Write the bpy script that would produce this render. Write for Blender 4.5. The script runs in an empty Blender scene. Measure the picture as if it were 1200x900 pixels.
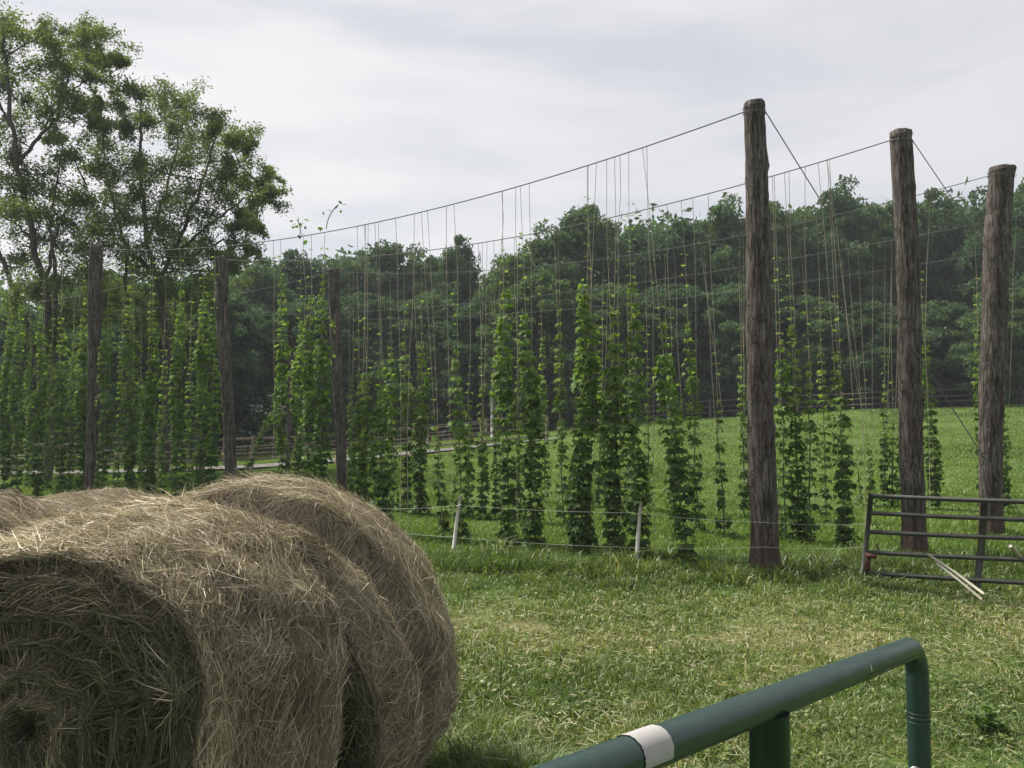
import bpy, math
import numpy as np
R = math.radians
rng = np.random.default_rng(7)
sc = bpy.context.scene
col = sc.collection

# ------------------------------------------------------------------ camera
CAM_Z, F, PITCH = 1.70, 960.0, math.atan(55 / 960.0)
CP, SP = math.cos(PITCH), math.sin(PITCH)
cam_d = bpy.data.cameras.new('camera')
cam_d.lens = 28.8; cam_d.sensor_width = 36; cam_d.clip_end = 2000; cam_d.clip_start = 0.05
cam = bpy.data.objects.new('camera', cam_d); col.objects.link(cam)
cam.location = (0, 0, CAM_Z); cam.rotation_euler = (R(90) + PITCH, 0, 0)
sc.camera = cam

def at(px, py, Y):
    """world point at picture position (1200x900 frame) and world depth Y"""
    dx, dy = (px - 600) / F, (450 - py) / F
    y = CP - SP * dy; z = SP + CP * dy
    return np.array([dx * Y / y, Y, CAM_Z + z * Y / y])

# ------------------------------------------------------------------ terrain
ZX = [-80, -30, -14, -5.6, 4.7, 19, 30, 60, 120]
ZV = [-.2, .0, .2, .9, 1.95, 2.85, 3.15, 3.6, 4.0]
def hgt(x, y):
    x = np.asarray(x, float); y = np.asarray(y, float)
    s = 0
    for d in (-6, -3, 0, 3, 6): s = s + np.interp(x + d, ZX, ZV)
    s = s / 5
    g = np.clip((y - 7) / 38, 0, 1) ** 1.3 + np.clip(y - 45, 0, 400) * .004
    return s * g
def gz(x, y): return float(hgt(x, y))
def hit(px, py):
    lo = None
    for Y in np.arange(1.0, 140, .05):
        p = at(px, py, Y)
        if p[2] <= gz(p[0], Y): return np.array([p[0], Y, gz(p[0], Y)])
    return None

def vnoise(x, y, s, seed=0):
    """smooth 2-d value noise in 0..1"""
    x = np.asarray(x) / s + 37.3 * seed + 1000; y = np.asarray(y) / s + 11.7 * seed + 1000
    xi = np.floor(x).astype(np.int64); yi = np.floor(y).astype(np.int64)
    fx = x - xi; fy = y - yi; fx = fx * fx * (3 - 2 * fx); fy = fy * fy * (3 - 2 * fy)
    def h(a, b):
        n = (a * 374761393 + b * 668265263 + seed * 9176) & 0x7fffffff
        n = ((n ^ (n >> 13)) * 1274126177) & 0x7fffffff
        return ((n ^ (n >> 16)) & 0xffff) / 65535.0
    return (h(xi, yi) * (1 - fx) + h(xi + 1, yi) * fx) * (1 - fy) + (h(xi, yi + 1) * (1 - fx) + h(xi + 1, yi + 1) * fx) * fy

# ------------------------------------------------------------------ mesh helpers
def mesh_np(name, V, faces, tone=None, smooth=False):
    """faces: list of int arrays, each (n,k)"""
    V = np.asarray(V, np.float32).reshape(-1, 3)
    m = bpy.data.meshes.new(name)
    m.vertices.add(len(V)); m.vertices.foreach_set('co', V.ravel())
    faces = [np.asarray(f, np.int32) for f in faces if len(f)]
    loops = np.concatenate([f.ravel() for f in faces])
    tot = np.concatenate([np.full(len(f), f.shape[1], np.int32) for f in faces])
    st = np.concatenate([[0], np.cumsum(tot)[:-1]]).astype(np.int32)
    m.loops.add(len(loops)); m.loops.foreach_set('vertex_index', loops)
    m.polygons.add(len(tot)); m.polygons.foreach_set('loop_start', st)
    try: m.polygons.foreach_set('loop_total', tot)
    except Exception: pass
    if smooth: m.polygons.foreach_set('use_smooth', np.ones(len(tot), bool))
    if tone is not None:
        a = m.attributes.new('tone', 'FLOAT', 'POINT'); a.data.foreach_set('value', np.asarray(tone, np.float32))
    m.update(calc_edges=True); m.validate()
    return m

class MB:
    def __init__(s): s.v = []; s.q = []; s.t = []; s.tone = []; s.n = 0
    def add(s, V, quads=None, tris=None, tone=.5):
        V = np.asarray(V, float).reshape(-1, 3)
        s.v.append(V)
        if quads is not None and len(quads): s.q.append(np.asarray(quads) + s.n)
        if tris is not None and len(tris): s.t.append(np.asarray(tris) + s.n)
        s.tone.append(np.broadcast_to(np.asarray(tone, float), (len(V),)))
        s.n += len(V)
    def tube(s, P, r, n=8, cap=True, rough=0, tone=.5):
        P = np.asarray(P, float); m = len(P)
        r = np.broadcast_to(np.asarray(r, float), (m,))
        T = np.gradient(P, axis=0); T /= np.linalg.norm(T, axis=1)[:, None] + 1e-9
        up = np.array([0, 0, 1.]) if abs(T[0, 2]) < .9 else np.array([0, 1., 0])
        V = []
        a = np.arange(n) / n * 2 * np.pi
        for i in range(m):
            A = np.cross(T[i], up); A /= np.linalg.norm(A) + 1e-9
            B = np.cross(A, T[i])
            up = B
            rr = r[i] * (1 + (rough * rng.normal(size=n) if rough else 0))
            V.append(P[i] + (np.cos(a) * rr)[:, None] * A + (np.sin(a) * rr)[:, None] * B)
        V = np.concatenate(V)
        i, j = np.meshgrid(np.arange(m - 1), np.arange(n), indexing='ij'); i = i.ravel(); j = j.ravel(); k = (j + 1) % n
        q = np.stack([i * n + j, (i + 1) * n + j, (i + 1) * n + k, i * n + k], 1)[:, ::-1]
        t = []
        if cap:
            V = np.vstack([V, P[0], P[-1]]); c0, c1 = m * n, m * n + 1
            for jj in range(n):
                kk = (jj + 1) % n
                t.append([c0, jj, kk]); t.append([c1, (m - 1) * n + kk, (m - 1) * n + jj])
        s.add(V, q, t, tone)
    def box(s, a, b, w, h):
        """box bar from a to b, w wide (horizontal), h tall"""
        a = np.asarray(a, float); b = np.asarray(b, float); d = b - a; d /= np.linalg.norm(d)
        up = np.array([0, 0, 1.]) if abs(d[2]) < .9 else np.array([0, 1., 0])
        A = np.cross(d, up); A /= np.linalg.norm(A); B = np.cross(A, d)
        V = [p + A * w / 2 * x + B * h / 2 * y for p in (a, b) for x, y in ((-1, -1), (1, -1), (1, 1), (-1, 1))]
        s.add(V, [[0, 1, 2, 3], [7, 6, 5, 4], [0, 4, 5, 1], [1, 5, 6, 2], [2, 6, 7, 3], [3, 7, 4, 0]])
    def mesh(s, name, smooth=False):
        return mesh_np(name, np.concatenate(s.v), [np.concatenate(x) for x in (s.q, s.t) if x], np.concatenate(s.tone), smooth)
    def build(s, name, mat, parent=None, smooth=False):
        return obj(name, s.mesh(name, smooth), mat, parent)

def obj(name, me, mat, parent=None):
    o = bpy.data.objects.new(name, me); col.objects.link(o)
    if mat is not None and me is not None and not len(me.materials): me.materials.append(mat)
    if parent is not None: 
        o.parent = parent
        o.matrix_parent_inverse = parent.matrix_basis.inverted() if False else o.matrix_parent_inverse
    return o
def tag(o, label=None, cat=None, group=None, kind=None):
    if label: o['label'] = label
    if cat: o['category'] = cat
    if group: o['group'] = group
    if kind: o['kind'] = kind
    return o
def thing(name, label, cat, group=None, loc=(0, 0, 0)):
    o = bpy.data.objects.new(name, None); col.objects.link(o); o.location = [float(c) for c in loc]
    o.empty_display_size = .1
    return tag(o, label, cat, group)
def rel(P, root):
    return np.asarray(P, float) - np.array(root.location)

# ------------------------------------------------------------------ materials
def new_mat(name):
    m = bpy.data.materials.new(name); m.use_nodes = True
    nt = m.node_tree; nt.nodes.clear()
    out = nt.nodes.new('ShaderNodeOutputMaterial')
    return m, nt, out
def N(nt, t, **kw):
    n = nt.nodes.new(t)
    for k, v in kw.items():
        if k in n.inputs: n.inputs[k].default_value = v
        else: setattr(n, k, v)
    return n
def ramp(nt, stops):
    n = nt.nodes.new('ShaderNodeValToRGB'); e = n.color_ramp.elements
    while len(e) < len(stops): e.new(.5)
    for i, (p, c) in enumerate(stops): e[i].position = p; e[i].color = (*c, 1)
    return n
def noise(nt, scale, detail=4, rough=.6, coord='Object', sc3=None):
    tc = nt.nodes.new('ShaderNodeTexCoord'); n = N(nt, 'ShaderNodeTexNoise', Scale=scale, Detail=detail, Roughness=rough)
    if sc3:
        mp = nt.nodes.new('ShaderNodeMapping'); mp.inputs['Scale'].default_value = sc3
        nt.links.new(tc.outputs[coord], mp.inputs[0]); nt.links.new(mp.outputs[0], n.inputs[0])
    else: nt.links.new(tc.outputs[coord], n.inputs[0])
    return n
def mixrgb(nt, a, b, f, mode='MIX'):
    n = nt.nodes.new('ShaderNodeMix'); n.data_type = 'RGBA'; n.blend_type = mode
    for s, v in ((6, a), (7, b), (0, f)):
        if hasattr(v, 'links'): nt.links.new(v, n.inputs[s])
        elif isinstance(v, (int, float)): n.inputs[s].default_value = v
        else: n.inputs[s].default_value = (*v, 1)
    return n.outputs[2]
def leaf_mat(name, stops, transl=.35, gloss=.05, tcol=(1.25, 1.25, .55), nscale=.5, namp=.35, rough=.5):
    m, nt, out = new_mat(name); L = nt.links
    at_ = N(nt, 'ShaderNodeAttribute', attribute_name='tone')
    rp = ramp(nt, stops)
    nz = noise(nt, nscale, 2)
    ma = N(nt, 'ShaderNodeMath', operation='MULTIPLY_ADD'); ma.inputs[1].default_value = namp; ma.inputs[2].default_value = -namp / 2
    L.new(nz.outputs[0], ma.inputs[0])
    ad = N(nt, 'ShaderNodeMath', operation='ADD'); L.new(at_.outputs['Fac'], ad.inputs[0]); L.new(ma.outputs[0], ad.inputs[1])
    L.new(ad.outputs[0], rp.inputs[0])
    if name == 'wood_leaf':
        oi = nt.nodes.new('ShaderNodeObjectInfo'); r9 = ramp(nt, [(0, (.72, .80, .92)), (.5, (1, 1, 1)), (1, (1.28, 1.22, 1.05))]); L.new(oi.outputs['Random'], r9.inputs[0])
        leafc = mixrgb(nt, rp.outputs[0], r9.outputs[0], 1.0, 'MULTIPLY')
    else: leafc = rp.outputs[0]
    d = N(nt, 'ShaderNodeBsdfDiffuse'); L.new(leafc, d.inputs[0])
    t = N(nt, 'ShaderNodeBsdfTranslucent')
    L.new(mixrgb(nt, leafc, tcol, 1.0, 'MULTIPLY'), t.inputs[0])
    mx = N(nt, 'ShaderNodeMixShader', Fac=transl); L.new(d.outputs[0], mx.inputs[1]); L.new(t.outputs[0], mx.inputs[2])
    sh = mx.outputs[0]
    if gloss:
        g = N(nt, 'ShaderNodeBsdfGlossy', Roughness=rough)
        m2 = N(nt, 'ShaderNodeMixShader', Fac=gloss); L.new(sh, m2.inputs[1]); L.new(g.outputs[0], m2.inputs[2]); sh = m2.outputs[0]
    L.new(sh, out.inputs[0])
    return m
def solid(name, c, rough=.6, metal=0, c2=None, nscale=8, bump=0, sc3=None, spec=.5, bscale=None, lo=.35, hi=.65):
    m, nt, out = new_mat(name); L = nt.links
    p = N(nt, 'ShaderNodeBsdfPrincipled', Roughness=rough, Metallic=metal)
    p.inputs['Specular IOR Level'].default_value = spec
    p.inputs['Base Color'].default_value = (*c, 1)
    if c2:
        nz = noise(nt, nscale, 6, .65, sc3=sc3)
        rp = ramp(nt, [(lo, c), (hi, c2)]); L.new(nz.outputs[0], rp.inputs[0]); L.new(rp.outputs[0], p.inputs['Base Color'])
    if bump:
        nb = noise(nt, bscale or nscale, 6, .7, sc3=sc3)
        b = N(nt, 'ShaderNodeBump', Strength=bump, Distance=.02); L.new(nb.outputs[0], b.inputs['Height']); L.new(b.outputs[0], p.inputs['Normal'])
    L.new(p.outputs[0], out.inputs[0])
    return m

M_wood = leaf_mat('wood_leaf', [(.0, (.032, .062, .036)), (.5, (.064, .110, .057)), (1, (.115, .17, .078))], .42, .01, tcol=(1.1, 1.2, .7), nscale=.25, namp=.5)
M_locust = leaf_mat('locust_leaf', [(.0, (.042, .072, .030)), (.5, (.10, .15, .056)), (1, (.19, .245, .10))], .42, .015, nscale=.4)
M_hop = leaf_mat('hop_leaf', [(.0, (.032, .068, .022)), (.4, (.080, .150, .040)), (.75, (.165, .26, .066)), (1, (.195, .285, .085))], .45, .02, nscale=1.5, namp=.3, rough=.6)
M_grass = leaf_mat('grass_blade', [(.0, (.046, .078, .019)), (.4, (.096, .155, .035)), (.72, (.16, .215, .06)), (.88, (.27, .26, .13)), (1, (.42, .39, .24))], .35, .04, nscale=1.2, namp=.3)
M_field = leaf_mat('field_blade', [(.0, (.062, .110, .021)), (.5, (.118, .195, .038)), (1, (.19, .262, .064))], .35, .03, nscale=.35, namp=.4)
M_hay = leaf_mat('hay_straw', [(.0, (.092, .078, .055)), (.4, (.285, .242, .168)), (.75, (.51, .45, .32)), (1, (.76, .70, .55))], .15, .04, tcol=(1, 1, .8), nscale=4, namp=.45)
M_hayend_shaded = leaf_mat('hay_end_shaded', [(.0, (.042, .038, .026)), (.4, (.135, .122, .083)), (.75, (.28, .257, .175)), (1, (.62, .57, .40))], .12, .03, tcol=(1, 1, .8), nscale=4, namp=.4)  # darker, greener hay for the ends, with their shade put into the colour
M_dry = leaf_mat('dry_straw', [(.0, (.14, .125, .06)), (1, (.36, .33, .2))], .2, .03, tcol=(1, 1, .8))
M_bloom = leaf_mat('pale_bloom', [(.0, (.35, .36, .36)), (1, (.7, .72, .72))], .3, 0, tcol=(1, 1, 1))
M_twine = solid('coir_twine', (.27, .24, .17), .9, c2=(.38, .34, .26), nscale=30)
M_wire = solid('galvanised_wire', (.13, .135, .14), .85, spec=.15)
M_poly = solid('white_polywire', (.48, .48, .47), .7)
M_stem = solid('hop_stem', (.07, .10, .03), .8)
M_treebark = solid('tree_bark', (.030, .026, .022), .95, c2=(.075, .065, .055), nscale=3, bump=.5, sc3=(3, 3, .6))
M_rail = solid('weathered_rail', (.11, .085, .065), .9, c2=(.20, .165, .13), nscale=5, sc3=(1, 1, 1))
M_greyrail = solid('dark_rail', (.055, .050, .042), .9, c2=(.11, .10, .085), nscale=5)
M_road = solid('gravel_lane', (.075, .073, .070), .95, c2=(.12, .117, .113), nscale=2.5)
M_white = solid('white_fibreglass', (.58, .58, .55), .5, c2=(.42, .42, .38), nscale=20)
M_pvc = solid('cream_pipe', (.50, .47, .38), .55, c2=(.38, .35, .28), nscale=6)
M_grey = solid('grey_post', (.35, .36, .37), .7)

def bark_pole():
    m, nt, out = new_mat('log_bark'); L = nt.links
    p = N(nt, 'ShaderNodeBsdfPrincipled', Roughness=.92); p.inputs['Specular IOR Level'].default_value = .2
    n1 = noise(nt, 26, 10, .78, sc3=(1, 1, .12))
    n2 = noise(nt, 5, 5, .65)
    n3 = noise(nt, 40, 4, .7, sc3=(1, 1, .2))
    r1 = ramp(nt, [(.36, (.024, .022, .021)), (.48, (.078, .070, .065)), (.62, (.165, .152, .143))]); L.new(n1.outputs[0], r1.inputs[0])
    r2 = ramp(nt, [(.38, (.74, .66, .62)), (.50, (1, .96, .94)), (.64, (1.18, 1.18, 1.19))]); L.new(n2.outputs[0], r2.inputs[0])
    L.new(mixrgb(nt, r1.outputs[0], r2.outputs[0], 1.0, 'MULTIPLY'), p.inputs['Base Color'])
    ad = N(nt, 'ShaderNodeMath', operation='MULTIPLY_ADD'); ad.inputs[1].default_value = .4
    L.new(n3.outputs[0], ad.inputs[0]); L.new(n1.outputs[0], ad.inputs[2])
    tc_ = nt.nodes.new('ShaderNodeTexCoord'); mp_ = nt.nodes.new('ShaderNodeMapping'); mp_.inputs['Scale'].default_value = (1, 1, .09); L.new(tc_.outputs['Object'], mp_.inputs[0])
    dn = N(nt, 'ShaderNodeTexNoise', Scale=6, Detail=4); L.new(tc_.outputs['Object'], dn.inputs[0])
    vm = N(nt, 'ShaderNodeVectorMath', operation='MULTIPLY_ADD'); vm.inputs[1].default_value = (.06, .06, .06); L.new(dn.outputs['Color'], vm.inputs[0]); L.new(mp_.outputs[0], vm.inputs[2])
    vo = N(nt, 'ShaderNodeTexVoronoi', Scale=17, feature='DISTANCE_TO_EDGE'); L.new(vm.outputs[0], vo.inputs[0])
    rc = ramp(nt, [(.0, (.25, .25, .25)), (.07, (1, 1, 1))]); L.new(vo.outputs[0], rc.inputs[0])
    base_ = mixrgb(nt, mixrgb(nt, r1.outputs[0], r2.outputs[0], 1.0, 'MULTIPLY'), rc.outputs[0], .75, 'MULTIPLY')
    sz = nt.nodes.new('ShaderNodeSeparateXYZ'); L.new(tc_.outputs['Object'], sz.inputs[0])
    sa = N(nt, 'ShaderNodeMath', operation='MULTIPLY_ADD'); sa.inputs[1].default_value = -.7; L.new(n2.outputs[0], sa.inputs[0]); L.new(sz.outputs[2], sa.inputs[2])
    rs = ramp(nt, [(.0, (.55, .55, .55)), (.22, (0, 0, 0))]); L.new(sa.outputs[0], rs.inputs[0])
    L.new(mixrgb(nt, base_, (.080, .052, .040), rs.outputs[0]), p.inputs['Base Color'])
    a2 = N(nt, 'ShaderNodeMath', operation='MULTIPLY_ADD'); a2.inputs[1].default_value = .8; L.new(rc.outputs[0], a2.inputs[0]); L.new(ad.outputs[0], a2.inputs[2])
    b = N(nt, 'ShaderNodeBump', Strength=.9, Distance=.03); L.new(a2.outputs[0], b.inputs['Height']); L.new(b.outputs[0], p.inputs['Normal'])
    L.new(p.outputs[0], out.inputs[0]); return m
M_bark = bark_pole()

def ground_mat():
    m, nt, out = new_mat('ground_turf'); L = nt.links
    p = N(nt, 'ShaderNodeBsdfPrincipled', Roughness=.95); p.inputs['Specular IOR Level'].default_value = .1
    a = noise(nt, 2.6, 8, .75); b = noise(nt, 14, 5, .7); c = noise(nt, .16, 4, .6); f = noise(nt, 70, 3, .7)
    g = ramp(nt, [(.30, (.035, .058, .016)), (.55, (.070, .115, .026)), (.75, (.11, .155, .04))]); L.new(b.outputs[0], g.inputs[0])
    g2 = ramp(nt, [(.3, (.75, .8, .8)), (.7, (1.2, 1.15, 1.1))]); L.new(c.outputs[0], g2.inputs[0])
    green = mixrgb(nt, g.outputs[0], g2.outputs[0], 1.0, 'MULTIPLY')
    soil = ramp(nt, [(.35, (.10, .078, .042)), (.65, (.24, .215, .115))]); L.new(f.outputs[0], soil.inputs[0])
    geo = nt.nodes.new('ShaderNodeAttribute'); geo.attribute_name = 'tone'       # dry, worn turf
    ad = N(nt, 'ShaderNodeMath', operation='MULTIPLY_ADD'); ad.inputs[1].default_value = .9; L.new(a.outputs[0], ad.inputs[0]); L.new(geo.outputs['Fac'], ad.inputs[2])
    rr = ramp(nt, [(.70, (0, 0, 0)), (1.05, (.55, .55, .55))]); L.new(ad.outputs[0], rr.inputs[0])
    L.new(mixrgb(nt, green, soil.outputs[0], rr.outputs[0]), p.inputs['Base Color'])
    bp = N(nt, 'ShaderNodeBump', Strength=.8, Distance=.03); L.new(b.outputs[0], bp.inputs['Height']); L.new(bp.outputs[0], p.inputs['Normal'])
    L.new(p.outputs[0], out.inputs[0]); return m
M_ground = ground_mat()

def gate_paint():
    m, nt, out = new_mat('green_enamel'); L = nt.links
    p = N(nt, 'ShaderNodeBsdfPrincipled', Roughness=.33)
    n1 = noise(nt, 60, 4, .6); r = ramp(nt, [(.35, (.011, .031, .028)), (.7, (.017, .043, .038))]); L.new(n1.outputs[0], r.inputs[0])
    n2 = noise(nt, 7, 8, .75, sc3=(1, 1, 1)); r2 = ramp(nt, [(.70, (0, 0, 0)), (.76, (1, 1, 1))]); L.new(n2.outputs[0], r2.inputs[0])
    L.new(mixrgb(nt, r.outputs[0], (.10, .095, .07), r2.outputs[0]), p.inputs['Base Color'])
    r3 = ramp(nt, [(.3, (.28, .28, .28)), (.7, (.48, .48, .48))]); L.new(n2.outputs[0], r3.inputs[0]); L.new(r3.outputs[0], p.inputs['Roughness'])
    n4 = noise(nt, 220, 2, .5); b = N(nt, 'ShaderNodeBump', Strength=.12, Distance=.004); L.new(n4.outputs[0], b.inputs['Height']); L.new(b.outputs[0], p.inputs['Normal'])
    L.new(p.outputs[0], out.inputs[0]); return m
M_gate = gate_paint()
M_oldgate = solid('worn_green_steel', (.030, .036, .031), .55, .2, c2=(.080, .072, .060), nscale=14, lo=.45, hi=.75)
M_rust = solid('rust', (.045, .022, .015), .95, c2=(.10, .040, .026), nscale=30)
M_tape = solid('white_tape', (.27, .265, .265), .8, c2=(.35, .34, .34), nscale=25)

# ------------------------------------------------------------------ sky and sun
w = bpy.data.worlds.new('World'); sc.world = w; w.use_nodes = True
nt = w.node_tree; nt.nodes.clear(); L = nt.links
SUN_EL, SUN_AZ = R(56), R(-55)           # azimuth from +Y towards +X
wo = nt.nodes.new('ShaderNodeOutputWorld')
sky = nt.nodes.new('ShaderNodeTexSky'); sky.sky_type = 'NISHITA'; sky.sun_disc = False
sky.sun_elevation = SUN_EL; sky.sun_rotation = SUN_AZ
b1 = N(nt, 'ShaderNodeBackground', Strength=.10); L.new(sky.outputs[0], b1.inputs[0])
tc = nt.nodes.new('ShaderNodeTexCoord')
mp = nt.nodes.new('ShaderNodeMapping'); mp.inputs['Scale'].default_value = (1.6, 1.6, 7.5); mp.inputs['Rotation'].default_value = (R(4), R(-7), 0); mp.inputs['Location'].default_value = (.35, .1, 1.2)
L.new(tc.outputs['Generated'], mp.inputs[0])
n1 = N(nt, 'ShaderNodeTexNoise', Scale=1.7, Detail=5, Roughness=.5); n1.inputs['Distortion'].default_value = .35; L.new(mp.outputs[0], n1.inputs[0])
cr = ramp(nt, [(.36, (.385, .398, .42)), (.47, (.452, .448, .453)), (.60, (.512, .494, .491))]); L.new(n1.outputs[0], cr.inputs[0])
# brighter towards the veiled sun (left), greyer and bluer to the right
sx = nt.nodes.new('ShaderNodeSeparateXYZ'); L.new(tc.outputs['Generated'], sx.inputs[0])
mr = N(nt, 'ShaderNodeMapRange'); mr.inputs[1].default_value = -.5; mr.inputs[2].default_value = .65; L.new(sx.outputs[0], mr.inputs[0])
gr = ramp(nt, [(0, (1.06, 1.035, 1.02)), (1, (.84, .85, .865))]); L.new(mr.outputs[0], gr.inputs[0])
cc = mixrgb(nt, cr.outputs[0], gr.outputs[0], 1.0, 'MULTIPLY')
b2 = N(nt, 'ShaderNodeBackground', Strength=1.0); L.new(cc, b2.inputs[0])
ms = N(nt, 'ShaderNodeMixShader', Fac=.9); L.new(b1.outputs[0], ms.inputs[1]); L.new(b2.outputs[0], ms.inputs[2]); L.new(ms.outputs[0], wo.inputs[0])
sd = bpy.data.lights.new('sun', 'SUN'); sd.energy = 4.8; sd.angle = R(7); sd.color = (1, .93, .80)
so = bpy.data.objects.new('sun', sd); col.objects.link(so)
so.rotation_euler = (R(90) - SUN_EL, 0, -SUN_AZ + R(180)); so.location = (0, 0, 40)
sc.view_settings.view_transform = 'Standard'; sc.view_settings.look = 'None'
sc.view_settings.exposure = 0.86; sc.view_settings.gamma = 1.0
sc.cycles.max_bounces = 6; sc.cycles.diffuse_bounces = 3; sc.cycles.transmission_bounces = 3
try: sc.cycles.use_denoising = True
except Exception: pass

# ------------------------------------------------------------------ hay bale shapes (needed to keep grass out of them)
class Bale:
    """sec: list of (Y, centre x, half width, top z, bottom z) along the bale's axis, near end first; z above ground"""
    def __init__(s, sec, core, seed):
        s.sec = np.array(sec, float); s.core = core; s.seed = seed
        d = np.r_[0, np.cumsum(np.abs(np.diff(s.sec[:, 0])))]; s.k = d / d[-1]; s.len = d[-1]
    def surf(s, u, a, lift=0.0):
        u = np.asarray(u, float); a = np.asarray(a, float)
        S = [np.interp(u, s.k, s.sec[:, i]) for i in range(5)]
        zc = S[3] - S[2] * .97
        up = np.sin(a)
        hz = np.where(up > 0, S[3] - zc, zc - S[4])
        ca = np.cos(a)
        nz = vnoise(a * 1.1 + 9, u * s.len, .28, s.seed) + .5 * vnoise(a * 1.0 + 9, u * s.len, .09, s.seed + 3)
        rdg = np.sin(u * s.len * 21 + 1.5 * vnoise(a, u, .5, s.seed + 5) * 3)
        k = 1 + (nz - .80) * .065 + rdg * .010 - .012
        e = .04 / s.len
        wob = 1.0
        x = S[1] + ca * (S[2] * k * wob + lift); z = zc + up * (hz * k + lift)
        y = S[0] + .03 * (vnoise(a * 1.3, u, .4, s.seed + 8) - .5)
        return np.stack([x, y, np.maximum(z, .0)], -1)
    def face(s, rr, a, lift=0.0, end=0):
        """rr 0..1 from core to rim on the near (0) or far (1) end"""
        rim = s.surf(np.full(np.shape(rr), float(end)), a)
        c = np.array([s.core[0], s.sec[0 if end == 0 else -1, 0], s.core[1]])
        if end: c = np.array([s.sec[-1, 1], s.sec[-1, 0], (s.sec[-1, 3] + s.sec[-1, 4]) / 2])
        p = c + (rim - c) * np.asarray(rr)[..., None]
        bul = .05 * (1 - np.asarray(rr) ** 2) - .06 * np.exp(-(np.asarray(rr) / .09) ** 2) + .02 * np.sin(np.asarray(rr) * 36 + a)
        bul = bul + .05 * (vnoise(a * 1.2 + 4, np.asarray(rr) * 3, .5, s.seed + 2) - .5)
        sg = -1 if end == 0 else 1
        p[..., 1] += sg * (bul + lift)
        return p
B1 = Bale([(2.20, -1.242, .424, 1.375, .02), (2.25, -1.24, .45, 1.395, .01), (2.36, -1.235, .475, 1.41, 0), (2.5, -1.23, .52, 1.43, 0), (2.6, -1.225, .53, 1.425, 0), (2.8, -1.21, .592, 1.45, 0), (2.92, -1.205, .60, 1.45, 0), (3.0, -1.20, .56, 1.39, 0), (3.05, -1.20, .44, 1.24, .04)], (-1.242, .935), 1)
B2 = Bale([(3.06, -1.17, .70, 1.24, .04), (3.10, -1.17, .80, 1.35, 0), (3.17, -1.165, .84, 1.40, 0), (3.23, -1.16, .80, 1.35, 0), (3.30, -1.15, .72, 1.26, 0), (3.34, -1.145, .74, 1.30, 0), (3.38, -1.14, .84, 1.445, 0), (3.5, -1.13, .860, 1.465, 0), (3.9, -1.15, .85, 1.45, 0), (4.2, -1.17, .83, 1.42, 0), (4.28, -1.18, .75, 1.35, .02)], (-1.17, .75), 2)
B3 = Bale([(3.45, -2.90, .66, 1.25, .02), (3.52, -2.9, .72, 1.31, 0), (3.75, -2.89, .74, 1.325, 0), (3.85, -2.88, .725, 1.30, 0), (4.0, -2.87, .76, 1.375, 0), (4.4, -2.87, .76, 1.375, 0), (4.65, -2.88, .70, 1.31, .02)], (-2.9, .7), 3)
B4 = Bale([(5.15, -3.0, .66, 1.15, .02), (5.25, -3.0, .73, 1.22, 0), (5.5, -2.98, .75, 1.25, 0), (6.1, -2.97, .75, 1.26, 0), (6.4, -2.97, .68, 1.19, .02)], (-3., .65), 4)
BALES = [B1, B2, B3, B4]
def in_bale(x, y):
    r = np.zeros(np.shape(x), bool)
    for b in BALES:
        c = b.sec[:, 1].mean(); h = b.sec[:, 2].max()
        r |= (np.abs(x - c) < h * .93) & (y > b.sec[0, 0] - .02) & (y < b.sec[-1, 0] + .02)
    return r

# ------------------------------------------------------------------ ground
def dryness(x, y):
    """worn hay-strewn turf across the gateway"""
    d = np.exp(-((y - 6.9 - .05 * x) / 1.0) ** 2) * .50 + np.exp(-((y - 4.6) / .6) ** 2 - ((x - .3) / 1.0) ** 2) * .30
    d = d + .05 + .46 * (vnoise(x, y, .9, 4) - .5) + .25 * (vnoise(x, y, .3, 6) - .5) + .22 * np.exp(-((y - 4.0) / 1.2) ** 2) * np.clip((x - 1.0) / 1.5, 0, 1)
    d = d - .3 * np.clip((y - 8.3) / .8, 0, 1)
    return d
gx = np.concatenate([np.linspace(-200, -40, 20)[:-1], np.linspace(-40, -8, 50)[:-1], np.linspace(-8, 12, 160)[:-1], np.linspace(12, 50, 50)[:-1], np.linspace(50, 220, 20)])
gy = np.concatenate([np.linspace(-25, 1, 12)[:-1], np.linspace(1, 12, 120)[:-1], np.linspace(12, 60, 110)[:-1], np.linspace(60, 400, 40)])
X, Y = np.meshgrid(gx, gy, indexing='ij')
Z = hgt(X, Y) - .02 + np.where((Y < 60), .06 * (vnoise(X, Y, 1.2, 1) - .5) + .03 * (vnoise(X, Y, .35, 2) - .5), 0)
nx, ny = len(gx), len(gy)
i, j = np.meshgrid(np.arange(nx - 1), np.arange(ny - 1), indexing='ij'); i = i.ravel(); j = j.ravel()
q = np.stack([i * ny + j, (i + 1) * ny + j, (i + 1) * ny + j + 1, i * ny + j + 1], 1)
tag(obj('ground', mesh_np('ground', np.stack([X, Y, Z], -1).reshape(-1, 3), [q], np.clip(dryness(X, Y).ravel(), 0, 1), True), M_ground), kind='structure')

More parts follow.
